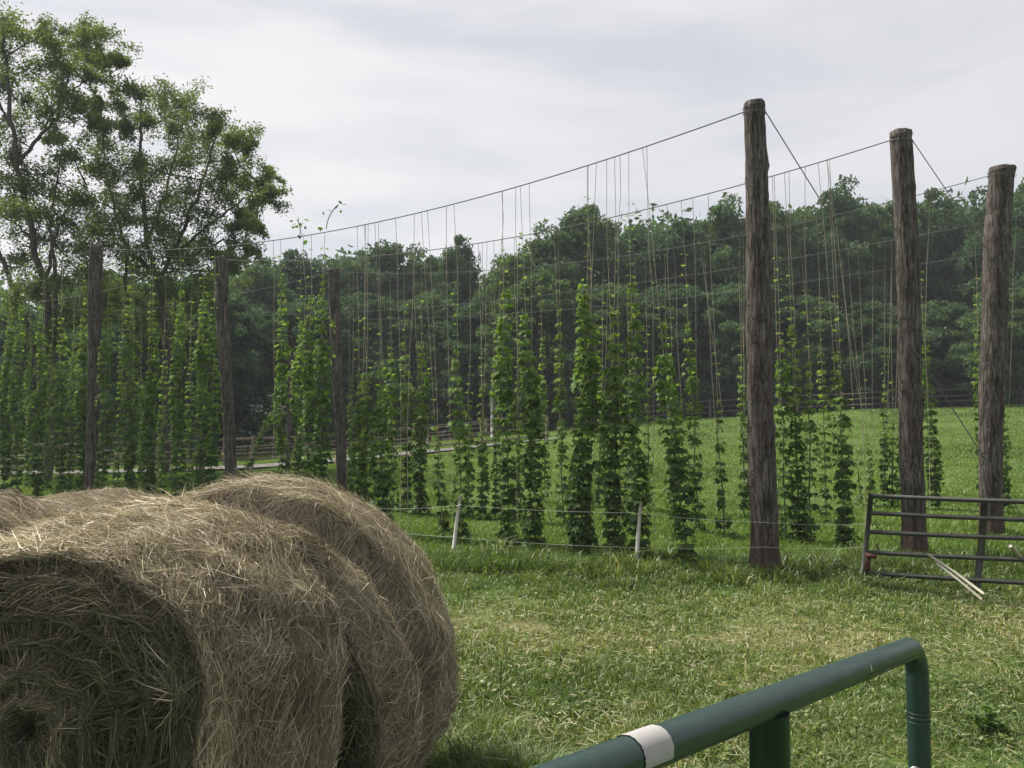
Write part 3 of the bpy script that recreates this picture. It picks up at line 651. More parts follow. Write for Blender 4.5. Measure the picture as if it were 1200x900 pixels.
def build_bine(k, ri, bay, s, tx, ty, fu):
    r = np.random.default_rng(500 + k)
    wp = wire_pt(ri, s, bay)
    off = r.normal(0, .05)
    base = np.array([wp[0], wp[1] + off, gz(wp[0], wp[1] + off)])
    tip = at(tx, ty, base[1])
    H = tip[2] - base[2]
    adj = 'dense leafy' if fu > .85 else 'leafy' if fu > .58 else 'slender' if fu > .38 else 'sparse thin'
    tall = 'tall' if H > 3.4 else 'half-grown' if H > 2.2 else 'short'
    beyond = ('near log post' if bay == 1 else 'far log post')
    label = f'{tall} {adj} hop bine, {rank[k]} from the {beyond} on the {ROWN[ri]} {"wire" if bay == 1 else "wire outward"}'
    root = thing('hop_bine', label, 'hop plant', 'hop bines climbing the twines', base)
    # where the twine meets the wire
    ext = base + (tip - base) * ((wp[2] - base[2]) / max(H, .5))
    a, b = (rows[ri][1], rows[ri][2]) if bay == 1 else (rows[ri][2], ends2[ri])
    den = b[:2] - a[:2]; s2 = float(np.clip(np.dot(ext[:2] - a[:2], den) / np.dot(den, den), .002, .998))
    wt = wire_pt(ri, s2, bay)
    def path(t, w_):   # from root to wire
        p = base + (w_ - base) * t[..., None]
        return p
    tw = [wt]
    if r.random() < .38:
        tw.append(wire_pt(ri, float(np.clip(s2 + r.choice([-1, 1]) * r.uniform(.004, .013), .002, .998)), bay))
    for w_ in tw:
        mb = MB(); mb.tube(rel(path(np.linspace(0.02, 1, 6), w_) + np.r_[[[0, 0, 0]], r.normal(0, .012, (4, 3)), [[0, 0, 0]]], root), .0022 + .00011 * base[1], 5); mb.build('twine', M_twine, root)
    # leaves
    Vs = []
    for ti, w_ in enumerate(tw):
        frac = np.clip(H / (w_[2] - base[2]), .1, 1) * (1 if ti == 0 else r.uniform(.6, .95))
        Ht = H * (1 if ti == 0 else .8)
        nd = .115 + .03 * (1 - fu)
        m_ = max(3, int(Ht / nd)); per = 4 + int(round(19 * fu ** 1.1))
        u = np.repeat((np.arange(m_) + r.uniform(-.3, .3, m_)) / m_, per); n = len(u)
        gap = vnoise(u * Ht * 2.6, u * 0 + 5, 1.0, k + 90)
        kp = (r.random(n) < np.clip(.42 + 1.0 * gap, .3, 1) * np.interp(u, [0, .1, .7, 1], [.75, 1, .9, .55])) & ((ti == 0) | (r.random(n) < .5)) & (u > .02)
        u = u[kp]; n = len(u)
        prof = np.interp(u, [0, .06, .25, .6, .8, .93, 1], [.6, .9, 1, .95, .72, .42, .22])
        clump = .55 + .85 * vnoise(u * Ht * 2.8, u * 0 + k * 3 + ti, 1.0, k + 1)
        rad = (.036 + .074 * fu) * prof * clump
        an = r.uniform(0, 2 * np.pi, n); rr = rad * r.random(n) ** .45
        sway = .035 * fu
        C = path(u * frac, w_); C[:, 0] += sway * np.sin(u * Ht * 2.3 + k); C[:, 1] += sway * np.cos(u * Ht * 1.9 + k)
        O = np.stack([np.cos(an), np.sin(an), np.zeros(n)], 1)
        P = C + O * rr[:, None]; P[:, 2] += r.normal(0, .018, n) + .02
        D = O * r.uniform(.5, 1.1, n)[:, None] + np.stack([r.normal(0, .25, n), r.normal(0, .25, n), -r.uniform(.2, 1.3, n)], 1)
        Nn = O * .9 + np.array([0, 0, .7]) + r.normal(0, .3, (n, 3))
        size = r.uniform(.06, .125, n) * np.interp(u, [0, .7, 1], [1.0, .95, .6]) * (.82 + .22 * fu)
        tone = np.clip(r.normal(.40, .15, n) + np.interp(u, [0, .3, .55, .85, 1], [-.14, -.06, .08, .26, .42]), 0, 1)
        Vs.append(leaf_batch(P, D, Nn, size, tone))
        if ti == 0:     # the young tip goes on up the twine in widely spaced leaf pairs
            nt_ = int(r.uniform(4, 9)); ut = np.repeat(1 + np.arange(nt_) * .13 / Ht * 1.2, 2); ut = ut[ut * frac < .97]; n2_ = len(ut)
            if n2_:
                at2 = np.tile([0, np.pi], n2_)[:n2_] + r.uniform(0, 6.28) + np.repeat(np.arange(n2_), 1) * .8; O2 = np.stack([np.cos(at2), np.sin(at2), np.zeros(n2_)], 1)
                Vs.append(leaf_batch(path(ut * frac, w_) + O2 * .03, O2 + np.array([0, 0, -.35]) + r.normal(0, .2, (n2_, 3)), np.array([[0, 0, 1.]]) + O2 * .4 + r.normal(0, .2, (n2_, 3)), r.uniform(.035, .075, n2_), np.clip(r.normal(.78, .1, n2_), 0, 1)))
        # hanging side shoots that break the outline
        for _ in range(int(12 * fu * Ht / 3)):
            u0 = r.uniform(.02, .85); c0 = path(np.array([u0 * frac]), w_)[0]; an_ = r.uniform(0, 2 * np.pi); hs = r.uniform(.1, .42); o_ = np.array([math.cos(an_), math.sin(an_), 0])
            ns = r.integers(5, 11); tt_ = np.linspace(.2, 1, ns)[:, None]
            Pp = c0 + o_ * (.04 + .12 * fu * r.uniform(.7, 1.5)) * np.sqrt(tt_) - np.array([0, 0, 1]) * hs * tt_ ** 2
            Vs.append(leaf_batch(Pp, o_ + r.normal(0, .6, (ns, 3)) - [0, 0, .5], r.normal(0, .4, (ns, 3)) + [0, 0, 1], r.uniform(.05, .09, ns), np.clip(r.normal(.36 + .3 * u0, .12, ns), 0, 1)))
    # skirt of leaves on the ground
    n = int(60 * fu * r.uniform(.2, 1.6))
    an = r.uniform(0, 2 * np.pi, n); rr = np.abs(r.normal(0, .16, n)); P = base + np.stack([np.cos(an) * rr, np.sin(an) * rr, .04 + r.random(n) * .28 * np.exp(-rr / .2)], 1)
    Vs.append(leaf_batch(P, np.stack([np.cos(an), np.sin(an), r.normal(-.1, .4, n)], 1), r.normal(0, .3, (n, 3)) + [0, 0, 1], r.uniform(.05, .1, n), np.clip(r.normal(.38, .14, n), 0, 1)))
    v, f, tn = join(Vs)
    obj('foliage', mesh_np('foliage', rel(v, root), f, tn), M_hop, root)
    mb = MB(); mb.tube(rel(path(np.linspace(0, np.clip(H / (wt[2] - base[2]), .1, 1), 8), wt) + r.normal(0, .015, (8, 3)), root), np.linspace(.012, .005, 8), 5); mb.build('stem', M_stem, root)
for k, p in enumerate(plants): build_bine(k, *p)

# bare twines (picture column at the wire, foot column, foot line, row)
TW = [(688, 694, 420, 0), (727, 724, 360, 0), (759, 765, 420, 0), (604, 606, 420, 0), (588, 590, 350, 0), (523, 527, 480, 0), (485, 480, 410, 0), (463, 470, 460, 0), (427, 430, 430, 0), (320, 322, 470, 0), (355, 358, 400, 0),
      (820, 846, 480, 2), (824, 838, 490, 2), (790, 800, 500, 2), (812, 818, 490, 1), (905, 912, 440, 1), (968, 1010, 480, 1), (972, 985, 430, 1), (995, 1010, 478, 3), (940, 950, 440, 3), (1090, 1084, 400, 2), (780, 782, 420, 2), (650, 655, 400, 1), (735, 738, 470, 3), (870, 872, 470, 3), (560, 566, 470, 1)]
cnt = {}
for (wx, fx, fy, ri) in sorted(TW, key=lambda e: -e[0]):
    s = row_hit(ri, wx, 1)
    # wire column shifts a little with height; search the exact spot
    ss = np.linspace(.01, .99, 400); ps = np.array([wire_pt(ri, q_) for q_ in ss]); 
    zc = CP * ps[:, 1] + SP * (ps[:, 2] - CAM_Z); pxs = 600 + F * ps[:, 0] / zc
    wp = ps[np.argmin(np.abs(pxs - wx))]
    ft = at(fx, fy, wp[1]); ft[2] = max(ft[2], gz(ft[0], ft[1]) + .03)
    gpt = np.array([ft[0], ft[1], gz(ft[0], ft[1])])
    n_ = cnt.get(ri, 0); cnt[ri] = n_ + 1
    P = [wp + (ft - wp) * t for t in np.linspace(0, 1, 5)]; P = np.array(P); P[1:-1] += rng.normal(0, .012, (3, 3))
    # run the twine on down to a peg in the turf
    P = np.vstack([P, [(P[-1] + gpt) / 2 + rng.normal(0, .02, 3)], [gpt]])
    wire_obj('coir_twine', f'bare coir twine without a bine, {ORD[n_]} from the near post on the {ROWN[ri]} wire', 'twine', P, .0022 + .00011 * wp[1], M_twine, 'bare twines')
# curling shoot tips waving above the front wire
for (px, py, sgn, lb) in ((383, 264, 1, 'curling bare shoot tip looping above the front wire'), (352, 268, -1, 'leafy shoot tip standing above the front wire beside the curling one')):
    ss = np.linspace(.01, .99, 400); ps = np.array([wire_pt(0, q_) for q_ in ss]); zc = CP * ps[:, 1] + SP * (ps[:, 2] - CAM_Z)
    wp = ps[np.argmin(np.abs(600 + F * ps[:, 0] / zc - px))]
    a = np.linspace(0, 4.2 if sgn > 0 else 1.2, 16); rr = .16
    P = wp + np.stack([sgn * rr * (1 - np.cos(a)) * .6, 0 * a, .05 + .27 * np.sin(a / 1.6) + .05 * a], 1)
    root = thing('shoot_tip', lb, 'hop shoot', None, wp)
    mb = MB(); mb.tube(rel(P, root), .008, 5); mb.build('stem', M_stem, root)
    r = np.random.default_rng(int(px)); n = 14 if sgn < 0 else 6
    pp = P[r.integers(0, 16, n)] + r.normal(0, .07, (n, 3))
    v, f, tn = leaf_batch(pp, r.normal(0, 1, (n, 3)), r.normal(0, 1, (n, 3)) + [0, 0, 1], r.uniform(.05, .1, n), np.full(n, .4)); obj('foliage', mesh_np('foliage', rel(v, root), [f], tn), M_hop, root)

# ------------------------------------------------------------------ trees
def quads_leaf(P, size, tone, r, flat=.5):
    n = len(P); Nn = r.normal(0, 1, (n, 3)); Nn[:, 2] += flat * np.sign(r.random(n) - .1) * 1.0
    Nn /= np.linalg.norm(Nn, axis=1, keepdims=True); T = np.cross(Nn, r.normal(0, 1, (n, 3))); T /= np.linalg.norm(T, axis=1, keepdims=True); B = np.cross(Nn, T)
    s = size[:, None]
    V = np.stack([P - T * s, P + B * s * .45 + Nn * s * .12, P + T * s, P - B * s * .45 + Nn * s * .12], 1).reshape(-1, 3)
    return V, np.arange(n)[:, None] * 4 + np.arange(4)[None], np.repeat(tone, 4)
def crown_mesh(seed, lo, wide, ncl, nl, ls):
    """unit-ish crown: height 1 = ground to top; returned in units of the tree's height"""
    r = np.random.default_rng(seed); Vs = []; cen = []
    lobes = []
    for c in range(15):
        t = (c + r.random()) / 15; z = lo + (1 - lo) * (.08 + .80 * t)
        prof = wide * np.interp(t, [0, .2, .5, .8, 1], [.62, .9, .92, .62, .12])
        a = c * 2.4 + r.uniform(-.6, .6); q = prof * r.uniform(.45, .75)
        lr = wide * r.uniform(.38, .58) * np.interp(t, [0, .6, 1], [1, 1, .72])
        lobes.append((np.array([math.cos(a) * q, math.sin(a) * q, z]), lr))
    for c in range(ncl):
        Lc, lr = lobes[r.integers(0, len(lobes))]
        d0 = r.normal(0, 1, 3); d0 /= np.linalg.norm(d0); d0[2] = d0[2] * .8 + .12
        C = Lc + d0 * lr * r.uniform(.5, 1.0); C[2] = min(max(C[2], lo * .9), 1.0); cen.append(C)
        cr = r.uniform(.035, .07)
        n = nl
        d = r.normal(0, 1, (n, 3)); d /= np.linalg.norm(d, axis=1, keepdims=True); d[:, 2] = d[:, 2] * .9 + .1
        P = C + d * (cr * (r.random(n) ** .4))[:, None] * [1.25, 1.25, .85]
        tone = np.clip(.44 + r.normal(0, .09) + r.normal(0, .12, n) + .08 * C[2], 0, 1)
        Vs.append(quads_leaf(P, r.uniform(.6, 1.3, n) * ls, tone, r))
    v, f, tn = join(Vs)
    return mesh_np('crown', v, f, tn), cen
def trunk_mesh(seed, cen, lo):
    r = np.random.default_rng(seed); mb = MB()
    P = np.array([(0, 0, -.03), (.004, 0, lo * .6), (-.006, .004, .45), (.006, 0, .72)]); mb.tube(P, [.021, .016, .012, .005], 8)
    for C in cen[::3]:
        z0 = max(.12, C[2] - .22 - r.random() * .08); mb.tube([(0, 0, z0), C * [.5, .5, 1] + [0, 0, -.08], C], [.007, .004, .0015], 5, cap=False)
    return mb.mesh('trunk', True)
VAR = []
for sd_, lo, wide, ncl, nl, ls in ((61, .16, .30, 210, 170, .0125), (62, .08, .33, 220, 170, .0125), (63, .20, .25, 190, 170, .0125), (64, .03, .42, 230, 170, .0145), (65, .12, .28, 200, 170, .0125)):
    cm, cen = crown_mesh(sd_, lo, wide, ncl, nl, ls); cm.materials.append(M_wood)
    tm = trunk_mesh(sd_, cen, lo); tm.materials.append(M_treebark); VAR.append((cm, tm))
def tree(px, py, Yd, wpx, var, label, cat='tree', group='trees of the wood', name='broadleaf_tree'):
    b = at(px, 500, Yd); b[2] = gz(b[0], Yd); top = at(px, py, Yd); H = top[2] - b[2]
    root = thing(name, label, cat, group, b)
    cm, tm = VAR[var]; wv = [.30, .33, .25, .42, .28][var]
    k = 1.45 * (wpx * Yd / F) / (wv * H)
    root.scale = (H * k, H * k, H); root.rotation_euler = (0, 0, rng.uniform(0, 6.28))
    for nm, me in (('crown', cm), ('trunk', tm)):
        o = bpy.data.objects.new(nm, me); col.objects.link(o); o.parent = root
    return root
SKY = [  # skyline trees of the wood
 (300, 304, 58, 40, 4, 'low rounded tree where the wood meets the locust crown'),
 (345, 296, 62, 42, 0, 'skyline tree behind the curling shoot tips'),
 (402, 289, 64, 44, 1, 'broad skyline tree directly above the reddish far log post'),
 (448, 279, 66, 38, 2, 'taller skyline tree left of the notched gap in the wood'),
 (492, 290, 66, 34, 4, 'small skyline tree just left of the round lone crown'),
 (535, 279, 62, 29, 0, 'round crown standing alone in the dip of the skyline'),
 (603, 284, 52, 40, 1, 'pale leafy tree stepping up from the skyline dip'),
 (642, 263, 55, 44, 4, 'tree halfway up the stepped skyline, mid wood'),
 (690, 240, 57, 46, 0, 'tall domed tree at the top of the stepped skyline'),
 (748, 260, 60, 36, 2, 'tree in the shallow notch right of the domed tree'),
 (800, 245, 58, 44, 1, 'wide wind-ruffled tree midway between dome and tallest post'),
 (852, 232, 57, 40, 4, 'pointed skyline tree just left of the tallest log post'),
 (912, 236, 58, 40, 0, 'skyline tree just right of the tallest log post'),
 (950, 238, 62, 36, 2, 'skyline tree where the guy wire crosses the wood edge'),
 (990, 212, 58, 38, 4, 'high rounded crown between the first and second log posts'),
 (1040, 222, 60, 42, 1, 'tree whose crown shows either side of the second post'),
 (1096, 226, 60, 40, 0, 'tree between the second post and the leaning post'),
 (1132, 240, 64, 28, 2, 'narrow tree in the notch left of the leaning post'),
 (1172, 222, 56, 42, 4, 'tree directly behind the top of the leaning post'),
 (1225, 196, 52, 46, 1, 'tree at the picture edge, rising right of the leaning post'),
 (15, 352, 44, 46, 1, 'grey-green bushy tree behind the leftmost bines'),
 (75, 345, 48, 44, 4, 'bushy tree between the leaning locust stems'),
 (130, 318, 44, 46, 0, 'dark tree behind the half hidden far log post'),
 (185, 322, 42, 44, 2, 'dark tree under the middle of the spreading locust'),
 (238, 316, 46, 46, 4, 'dark tree behind the leaning far log post'),
]
for e in SKY: tree(*e)
EDGE = [(1030, 352, 50, 48, 3), (1190, 335, 47, 46, 3), (950, 345, 53, 50, 3), (870, 330, 52, 50, 3), (790, 330, 53, 52, 3), (710, 330, 52, 50, 3), (632, 318, 49, 50, 3), (570, 345, 52, 44, 3), (500, 340, 55, 48, 3), (430, 340, 55, 48, 3), (360, 345, 53, 46, 3), (290, 360, 50, 44, 3), (1105, 350, 53, 44, 3)]
for e in EDGE: tree(*e, 'lower leafy tree along the front edge of the wood', group='edge trees filling the foot of the wood')
for k_, px_ in enumerate(np.linspace(270, 1225, 17)):
    rr_ = np.random.default_rng(900 + k_); Yd_ = float(np.interp(px_, [270, 560, 700, 1225], [52, 54, 54, 51])) + rr_.uniform(-1, 1.5)
    tree(px_ + rr_.uniform(-14, 14), rr_.uniform(392, 430), Yd_, rr_.uniform(34, 46), 3, 'low bushy growth in the shade at the foot of the wood', cat='bush', group='bushes under the wood edge', name='understory_bush')
# deep wood behind: one mass
r = np.random.default_rng(77); Vs = []
for c in range(2100):
    px = r.uniform(-120, 1330); Yd = r.uniform(66, 84)
    topy = np.interp(px, [-120, 100, 300, 450, 560, 640, 700, 850, 1000, 1330], [340, 325, 312, 298, 318, 280, 258, 252, 238, 215])
    py = topy + (505 - topy) * r.random() ** .9 + 12
    if c >= 1500: py = r.uniform(440, 495)
    C = at(px, py, Yd); n = 90; d = r.normal(0, 1, (n, 3)); P = C + d * [1.2, .8, .8]
    P[:, 2] = np.maximum(P[:, 2], hgt(P[:, 0], P[:, 1]))
    Vs.append(quads_leaf(P, r.uniform(.25, .5, n), np.clip(.3 + r.normal(0, .1) + r.normal(0, .1, n), 0, 1), r))
v, f, tn = join(Vs); tag(obj('woods', mesh_np('woods', v, f, tn), M_wood), 'deep green mass of woodland behind the front trees', 'woods', kind='stuff')

# the two locust trees at the left
def locust(label, Yd, limbs, puffs, seed, nl):
    r = np.random.default_rng(seed)
    b = at(limbs[0][0][0], 500, Yd); b[2] = gz(b[0], Yd)
    root = thing('locust_tree', label, 'tree', 'locust trees', b)
    mb = MB(); pts = []
    for li, (path, w0, w1) in enumerate([((l[:-2]), l[-2], l[-1]) for l in limbs]):
        dy = 0 if li == 0 else r.normal(0, .5)
        P = np.array([at(px, py, Yd + dy * min(1, i / 2)) for i, (px, py) in enumerate(path)])
        if li == 0: P = np.vstack([b - [0, 0, .3], P])
        t = np.linspace(0, 1, len(P)); tt_ = np.linspace(0, 1, 5 * len(P)); P2 = np.stack([np.interp(tt_, t, P[:, c]) for c in range(3)], 1)
        P2[2:-1] += r.normal(0, .03, (len(P2) - 3, 3))
        mb.tube(P2, np.linspace(w0, w1, len(P2)) * Yd / F / 2 * .68, 8, cap=False); pts.append(P2)
    pts = np.concatenate(pts); Vs = []
    for (px, py, pr) in puffs:
        C = at(px, py, Yd + r.normal(0, 1.3)); R_ = pr * Yd / F
        d_ = np.linalg.norm(pts - C, axis=1) + np.where(pts[:, 2] > C[2] + .3, 3, 0); o = pts[np.argmin(d_)]
        mid = (o + C) / 2 + r.normal(0, .2, 3); mb.tube([o, mid, C], [.032, .022, .010], 5, cap=False)
        for _ in range(6):      # sprays
            e = C + r.normal(0, 1, 3) * R_ * [1.0, 1.0, .8]; mb.tube([mid * .3 + C * .7, (C + e) / 2 + r.normal(0, .06, 3), e], [.014, .010, .005], 4, cap=False)
            n = nl; tpos = r.random(n) ** .7
            P = C + (e - C) * tpos[:, None] * 1.15 + r.normal(0, 1, (n, 3)) * R_ * [.28, .28, .24]
            Vs.append(quads_leaf(P, r.uniform(.032, .075, n), np.clip(.48 + r.normal(0, .09) + r.normal(0, .13, n), 0, 1), r, .9))
    v, f, tn = join(Vs)
    obj('crown', mesh_np('crown', rel(v, root), f, tn), M_locust, root)
    me = mb.mesh('trunk', True); co = np.empty(len(me.vertices) * 3, np.float32); me.vertices.foreach_get('co', co); co = (co.reshape(-1, 3) - np.array(root.location)).astype(np.float32)
    me.vertices.foreach_set('co', co.ravel()); me.update(); obj('trunk', me, M_treebark, root)
L1 = [[(58, 470), (58, 400), (52, 330), (38, 280), (22, 200), (12, 140), (6, 70), (4, 30), 17, 4], [(22, 190), (45, 162), (68, 135), (80, 95), (92, 60), 7, 2], [(52, 330), (62, 290), (75, 250), (100, 215), 7, 2], [(62, 400), (66, 330), (60, 270), (64, 230), 9, 3],
      [(57, 500), (40, 400), (24, 365), (8, 315), (-12, 270), 13, 6], [(14, 150), (-8, 110), (-20, 70), 5, 2], [(38, 280), (18, 262), (-5, 250), 5, 2], [(52, 110 + 40), (70, 118), (100, 92), (128, 80), 4, 1.5]]
P1 = [(12, 28, 20), (32, 42, 18), (-5, 50, 22), (52, 44, 15), (75, 40, 17), (96, 46, 16), (118, 43, 16), (100, 68, 17), (126, 76, 15), (143, 76, 10), (62, 68, 17), (83, 86, 18), (108, 92, 14), (76, 108, 16), (92, 126, 17), (8, 100, 22), (30, 116, 20), (8, 140, 22), (-8, 165, 22), (60, 128, 16), (18, 172, 18), (108, 134, 12), (118, 118, 10),
      (8, 208, 22), (28, 222, 20), (55, 206, 20), (72, 234, 20), (42, 250, 20), (85, 258, 22), (15, 250, 20), (60, 282, 22), (92, 292, 20), (112, 270, 20), (30, 300, 18), (-10, 230, 25), (-15, 300, 25), (100, 320, 22), (70, 330, 20), (85, 180, 14), (68, 165, 12), (40, 345, 20), (75, 365, 20), (15, 350, 20), (100, 370, 18), (50, 400, 18)]
locust('tall airy locust tree at the far left, open crown above a forked dark trunk', 27, L1, P1, 81, 215)
L2 = [[(195, 470), (196, 400), (186, 330), (172, 285), (168, 230), (165, 170), (165, 130), 15, 4], [(186, 330), (212, 275), (236, 215), (252, 165), 8, 2.5], [(180, 320), (148, 290), (132, 240), (122, 190), 8, 2.5], [(205, 300), (245, 262), (285, 235), (308, 215), 6, 2], [(172, 285), (192, 235), (205, 180), (215, 135), 6, 2], [(150, 470), (152, 390), (146, 330), (150, 280), 9, 4], [(222, 300), (262, 282), (292, 268), 5, 1.5]]
P2 = [(165, 112, 17), (142, 124, 15), (190, 116, 17), (214, 126, 17), (236, 132, 15), (120, 148, 14), (130, 172, 17), (150, 150, 15), (250, 154, 15), (270, 166, 16), (290, 170, 13), (230, 162, 18), (200, 156, 18), (174, 150, 16), (112, 200, 18), (136, 196, 20), (162, 188, 20), (188, 194, 20), (216, 192, 20), (245, 192, 20), (272, 194, 15), (286, 214, 15), (308, 212, 14), (319, 204, 9), (312, 228, 11), (300, 238, 14), (256, 224, 20), (226, 224, 22), (196, 226, 22), (162, 226, 22), (126, 226, 22), (102, 236, 18), (115, 256, 22), (150, 256, 22), (186, 258, 22), (216, 260, 22), (246, 256, 20), (280, 250, 14), (302, 268, 11), (288, 262, 11), (240, 286, 20), (202, 290, 22), (162, 288, 22), (124, 290, 22), (272, 286, 14), (226, 308, 20), (256, 300, 18), (292, 292, 10), (150, 350, 20), (185, 360, 20), (220, 350, 20), (250, 340, 18), (120, 360, 20), (160, 390, 20), (205, 395, 20), (150, 315, 22), (190, 320, 22), (270, 310, 16), (120, 325, 22), (235, 330, 20)]
locust('spreading locust tree right of the taller one, its crown reaching over far log posts', 29, L2, P2, 82, 230)

# pale flowering shrub and utility post by the lane
c = at(300, 500, 47); c[2] = gz(c[0], 47); root = thing('flowering_shrub', 'pale flowering shrub seen between bines beside the lane', 'shrub', None, c)
r = np.random.default_rng(91); n = 1600
P = np.array([0, 0, 1.7]) + r.normal(0, 1, (n, 3)) * [.8, .6, .85]; P[:, 2] = np.abs(P[:, 2]); v, f, tn = quads_leaf(P, r.uniform(.08, .2, n), r.random(n) * .6, r); obj('foliage', mesh_np('foliage', v, [f], tn), M_wood, root)
ce = r.normal(0, 1, (22, 3)) * [.75, .5, .8] + [0, -.4, 2.0]; P = np.repeat(ce, 22, 0) + r.normal(0, .16, (22 * 22, 3)); P[:, 2] = np.abs(P[:, 2]); n = len(P)
v, f, tn = quads_leaf(P, r.uniform(.05, .12, n), r.random(n), r); obj('blossom', mesh_np('blossom', v, [f], tn), M_bloom, root)
mb = MB(); mb.tube([(0, 0, -.1), (0, 0, 1.4)], [.08, .04], 6); mb.build('stem', M_treebark, root)
b = at(577, 500, 46); b[2] = gz(b[0], 46); t_ = at(577, 446, 46)
mb = MB(); mb.tube([(0, 0, -.2), (0, 0, (t_[2] - b[2]) * .5), (0.01, 0, t_[2] - b[2])], [.10, .095, .085], 10); mb.tube([(0, 0, t_[2] - b[2]), (0, 0, t_[2] - b[2] + .05)], [.10, .03], 10)
o = mb.build('marker_post', M_grey, None, True); o.location = [float(q_) for q_ in b]; tag(o, 'plain grey post beyond the lane, between two hop bines', 'post')

# rail fences
def rail_fence(label, pts, hgt_, nr, mat, pw, rh, span):
    pts = np.array(pts, float); seg = np.r_[0, np.cumsum(np.linalg.norm(np.diff(pts, axis=0), axis=1))]
    n = int(seg[-1] / span); root = thing('rail_fence', label, 'fence', None, (pts[0, 0], pts[0, 1], gz(*pts[0])))
    ps = []
    for k in range(n + 1):
        s = seg[-1] * k / n; x = np.interp(s, seg, pts[:, 0]); y = np.interp(s, seg, pts[:, 1]); ps.append(np.array([x, y, gz(x, y)]))
    for p in ps:
        mb = MB(); tp = p + [rng.normal(0, .03), rng.normal(0, .03), hgt_ * rng.uniform(.97, 1.06)]
        mb.tube(rel([p - [0, 0, .2], tp - [0, 0, .04], tp], root), [pw / 2, pw / 2 * .95, pw / 2 * .6], 7, rough=.06); mb.build('post', mat, root)
    for a, b in zip(ps[:-1], ps[1:]):
        for k in range(nr):
            z = hgt_ * (.32 + .56 * k / max(1, nr - 1))
            mb = MB(); mb.box(rel(a + [0, -pw * .2, z + rng.normal(0, .02)], root), rel(b + [0, -pw * .2, z + rng.normal(0, .02)], root), .05, rh); mb.build('rail', mat, root)
off = lambda d: [(float(a), float(np.interp(a, lane[:, 0], lane[:, 1]) + d)) for a in (-28, -16, -10, -7, -5, -3, 0, 1.5)]
rail_fence('brown post and rail fence along the near side of the lane', off(-2.9), 1.25, 3, M_rail, .14, .065, 2.9)
rail_fence('brown rail fence on the far verge of the lane, under the wood', off(3.6), 1.2, 3, M_rail, .12, .055, 2.9)
rail_fence('dark rail fence along the top of the pasture, below the wood', [(4.5, 50.5), (14, 48.5), (22, 47), (34, 46.5), (44, 47)], 1.15, 3, M_greyrail, .15, .075, 2.4)

# ------------------------------------------------------------------ white step-in posts and polywire before the front row
wp3 = []
for (xt, yt, xb, yb, lb) in ((751, 588, 745, 662, 'white step-in fence post standing by the two densest bines'), (540, 580, 530, 648, 'white step-in fence post leaning among thin bines, middle one'), (436, 588, 445, 632, 'white step-in fence post just above the hay bale flank')):
    g = hit(xb, yb); Yd = g[1]; t_ = at(xt, yt, Yd)
    root = thing('fence_post', lb, 'fence post', 'white step-in posts', g)
    mb = MB(); mb.tube(rel([g - [0, 0, .1], (g + t_) / 2, t_], root), [.026, .024, .022], 8); mb.build('shaft', M_white, root, True)
    mb = MB(); m_ = g + (t_ - g) * .8; mb.tube(rel([m_ - [.03, .02, 0], m_ + [.03, -.03, .03]], root), .009, 6); mb.build('clip', M_white, root)
    wp3.append((g, t_))
gl = hit(1012, 678)
for k, (fr, lb, pyA, pyG, py0) in enumerate(((.62, 'upper white polywire strung before the front hop row to the gate', 612, 614, 600), (.27, 'lower white polywire strung before the front hop row to the gate', 641, 641, 622))):
    pts = [at(300, py0 - 14, 17.0)] + [g + (t_ - g) * (fr + .2 * (k == 0)) for g, t_ in wp3[::-1]] + [at(893, pyA, YA - .2), at(1014, pyG, gl[1])]
    Pp = []
    for a, b in zip(pts[:-1], pts[1:]): Pp += sagline(np.array(a), np.array(b), .02, 6)[:-1]
    Pp.append(pts[-1]); wire_obj('polywire', lb, 'fence wire', Pp, .0016, M_poly, 'white polywires')

# ------------------------------------------------------------------ worn metal gate at the right
Yl, Yr = gl[1], 8.62
def gp(px, py):      # on the gate's plane
    k = (px - 600) / F; x0 = (1015 - 600) / F * Yl; x1 = (1152 - 600) / F * Yr
    # plane line through (x0,Yl) and (x1,Yr)
    s = (k * Yl - x0) / ((x1 - x0) - k * (Yr - Yl)); return at(px, py, Yl + s * (Yr - Yl))
root = thing('metal_gate', 'worn dark green tubular field gate standing before the log posts', 'gate', None, (gl[0], gl[1], gl[2]))
for (yl, yr) in ((581, 587), (601, 608), (623, 630), (647, 655), (671, 682)):
    xl = np.interp(yl, [581, 677], [1020, 1011]); xr = 1290; ye = yl + (yr - yl) * (xr - xl) / (1200 - xl)
    a, b = gp(xl, yl), gp(xr, ye)
    mb = MB(); mb.tube(rel([a + (b - a) * t + [0, 0, -.01 * math.sin(t * 3.1)] for t in np.linspace(0, 1, 9)], root), .025, 10); mb.build('rail', M_oldgate, root, True)
mb = MB(); mb.tube(rel([gp(1021, 579), gp(1016, 628), gp(1010, 681)], root), .028, 10); stl = mb.build('stile', M_oldgate, root, True)
stl['label'] = 'leaning end stile'
mb = MB(); mb.tube(rel([gp(1156, 584) + [0, .03, 0], gp(1152, 640) + [0, .03, 0], gp(1146, 697) + [0, .03, 0]], root), .034, 10); mb.build('upright', M_oldgate, root, True)
mb = MB(); mb.tube(rel([gp(1290, 590), gp(1287, 640), gp(1284, 706)], root), .028, 10); mb.build('stile', M_oldgate, root, True)
mb = MB(); a = gp(1014, 648); b_ = gp(1013, 671)
mb.box(rel(a + [.02, -.03, .01], root), rel(b_ + [.02, -.03, .0], root), .06, .012); mb.box(rel(gp(1012, 650) + [0, -.034, 0], root), rel(gp(1026, 652) + [0, -.034, 0], root), .008, .05)
mb.build('rusty_bracket', M_rust, root)
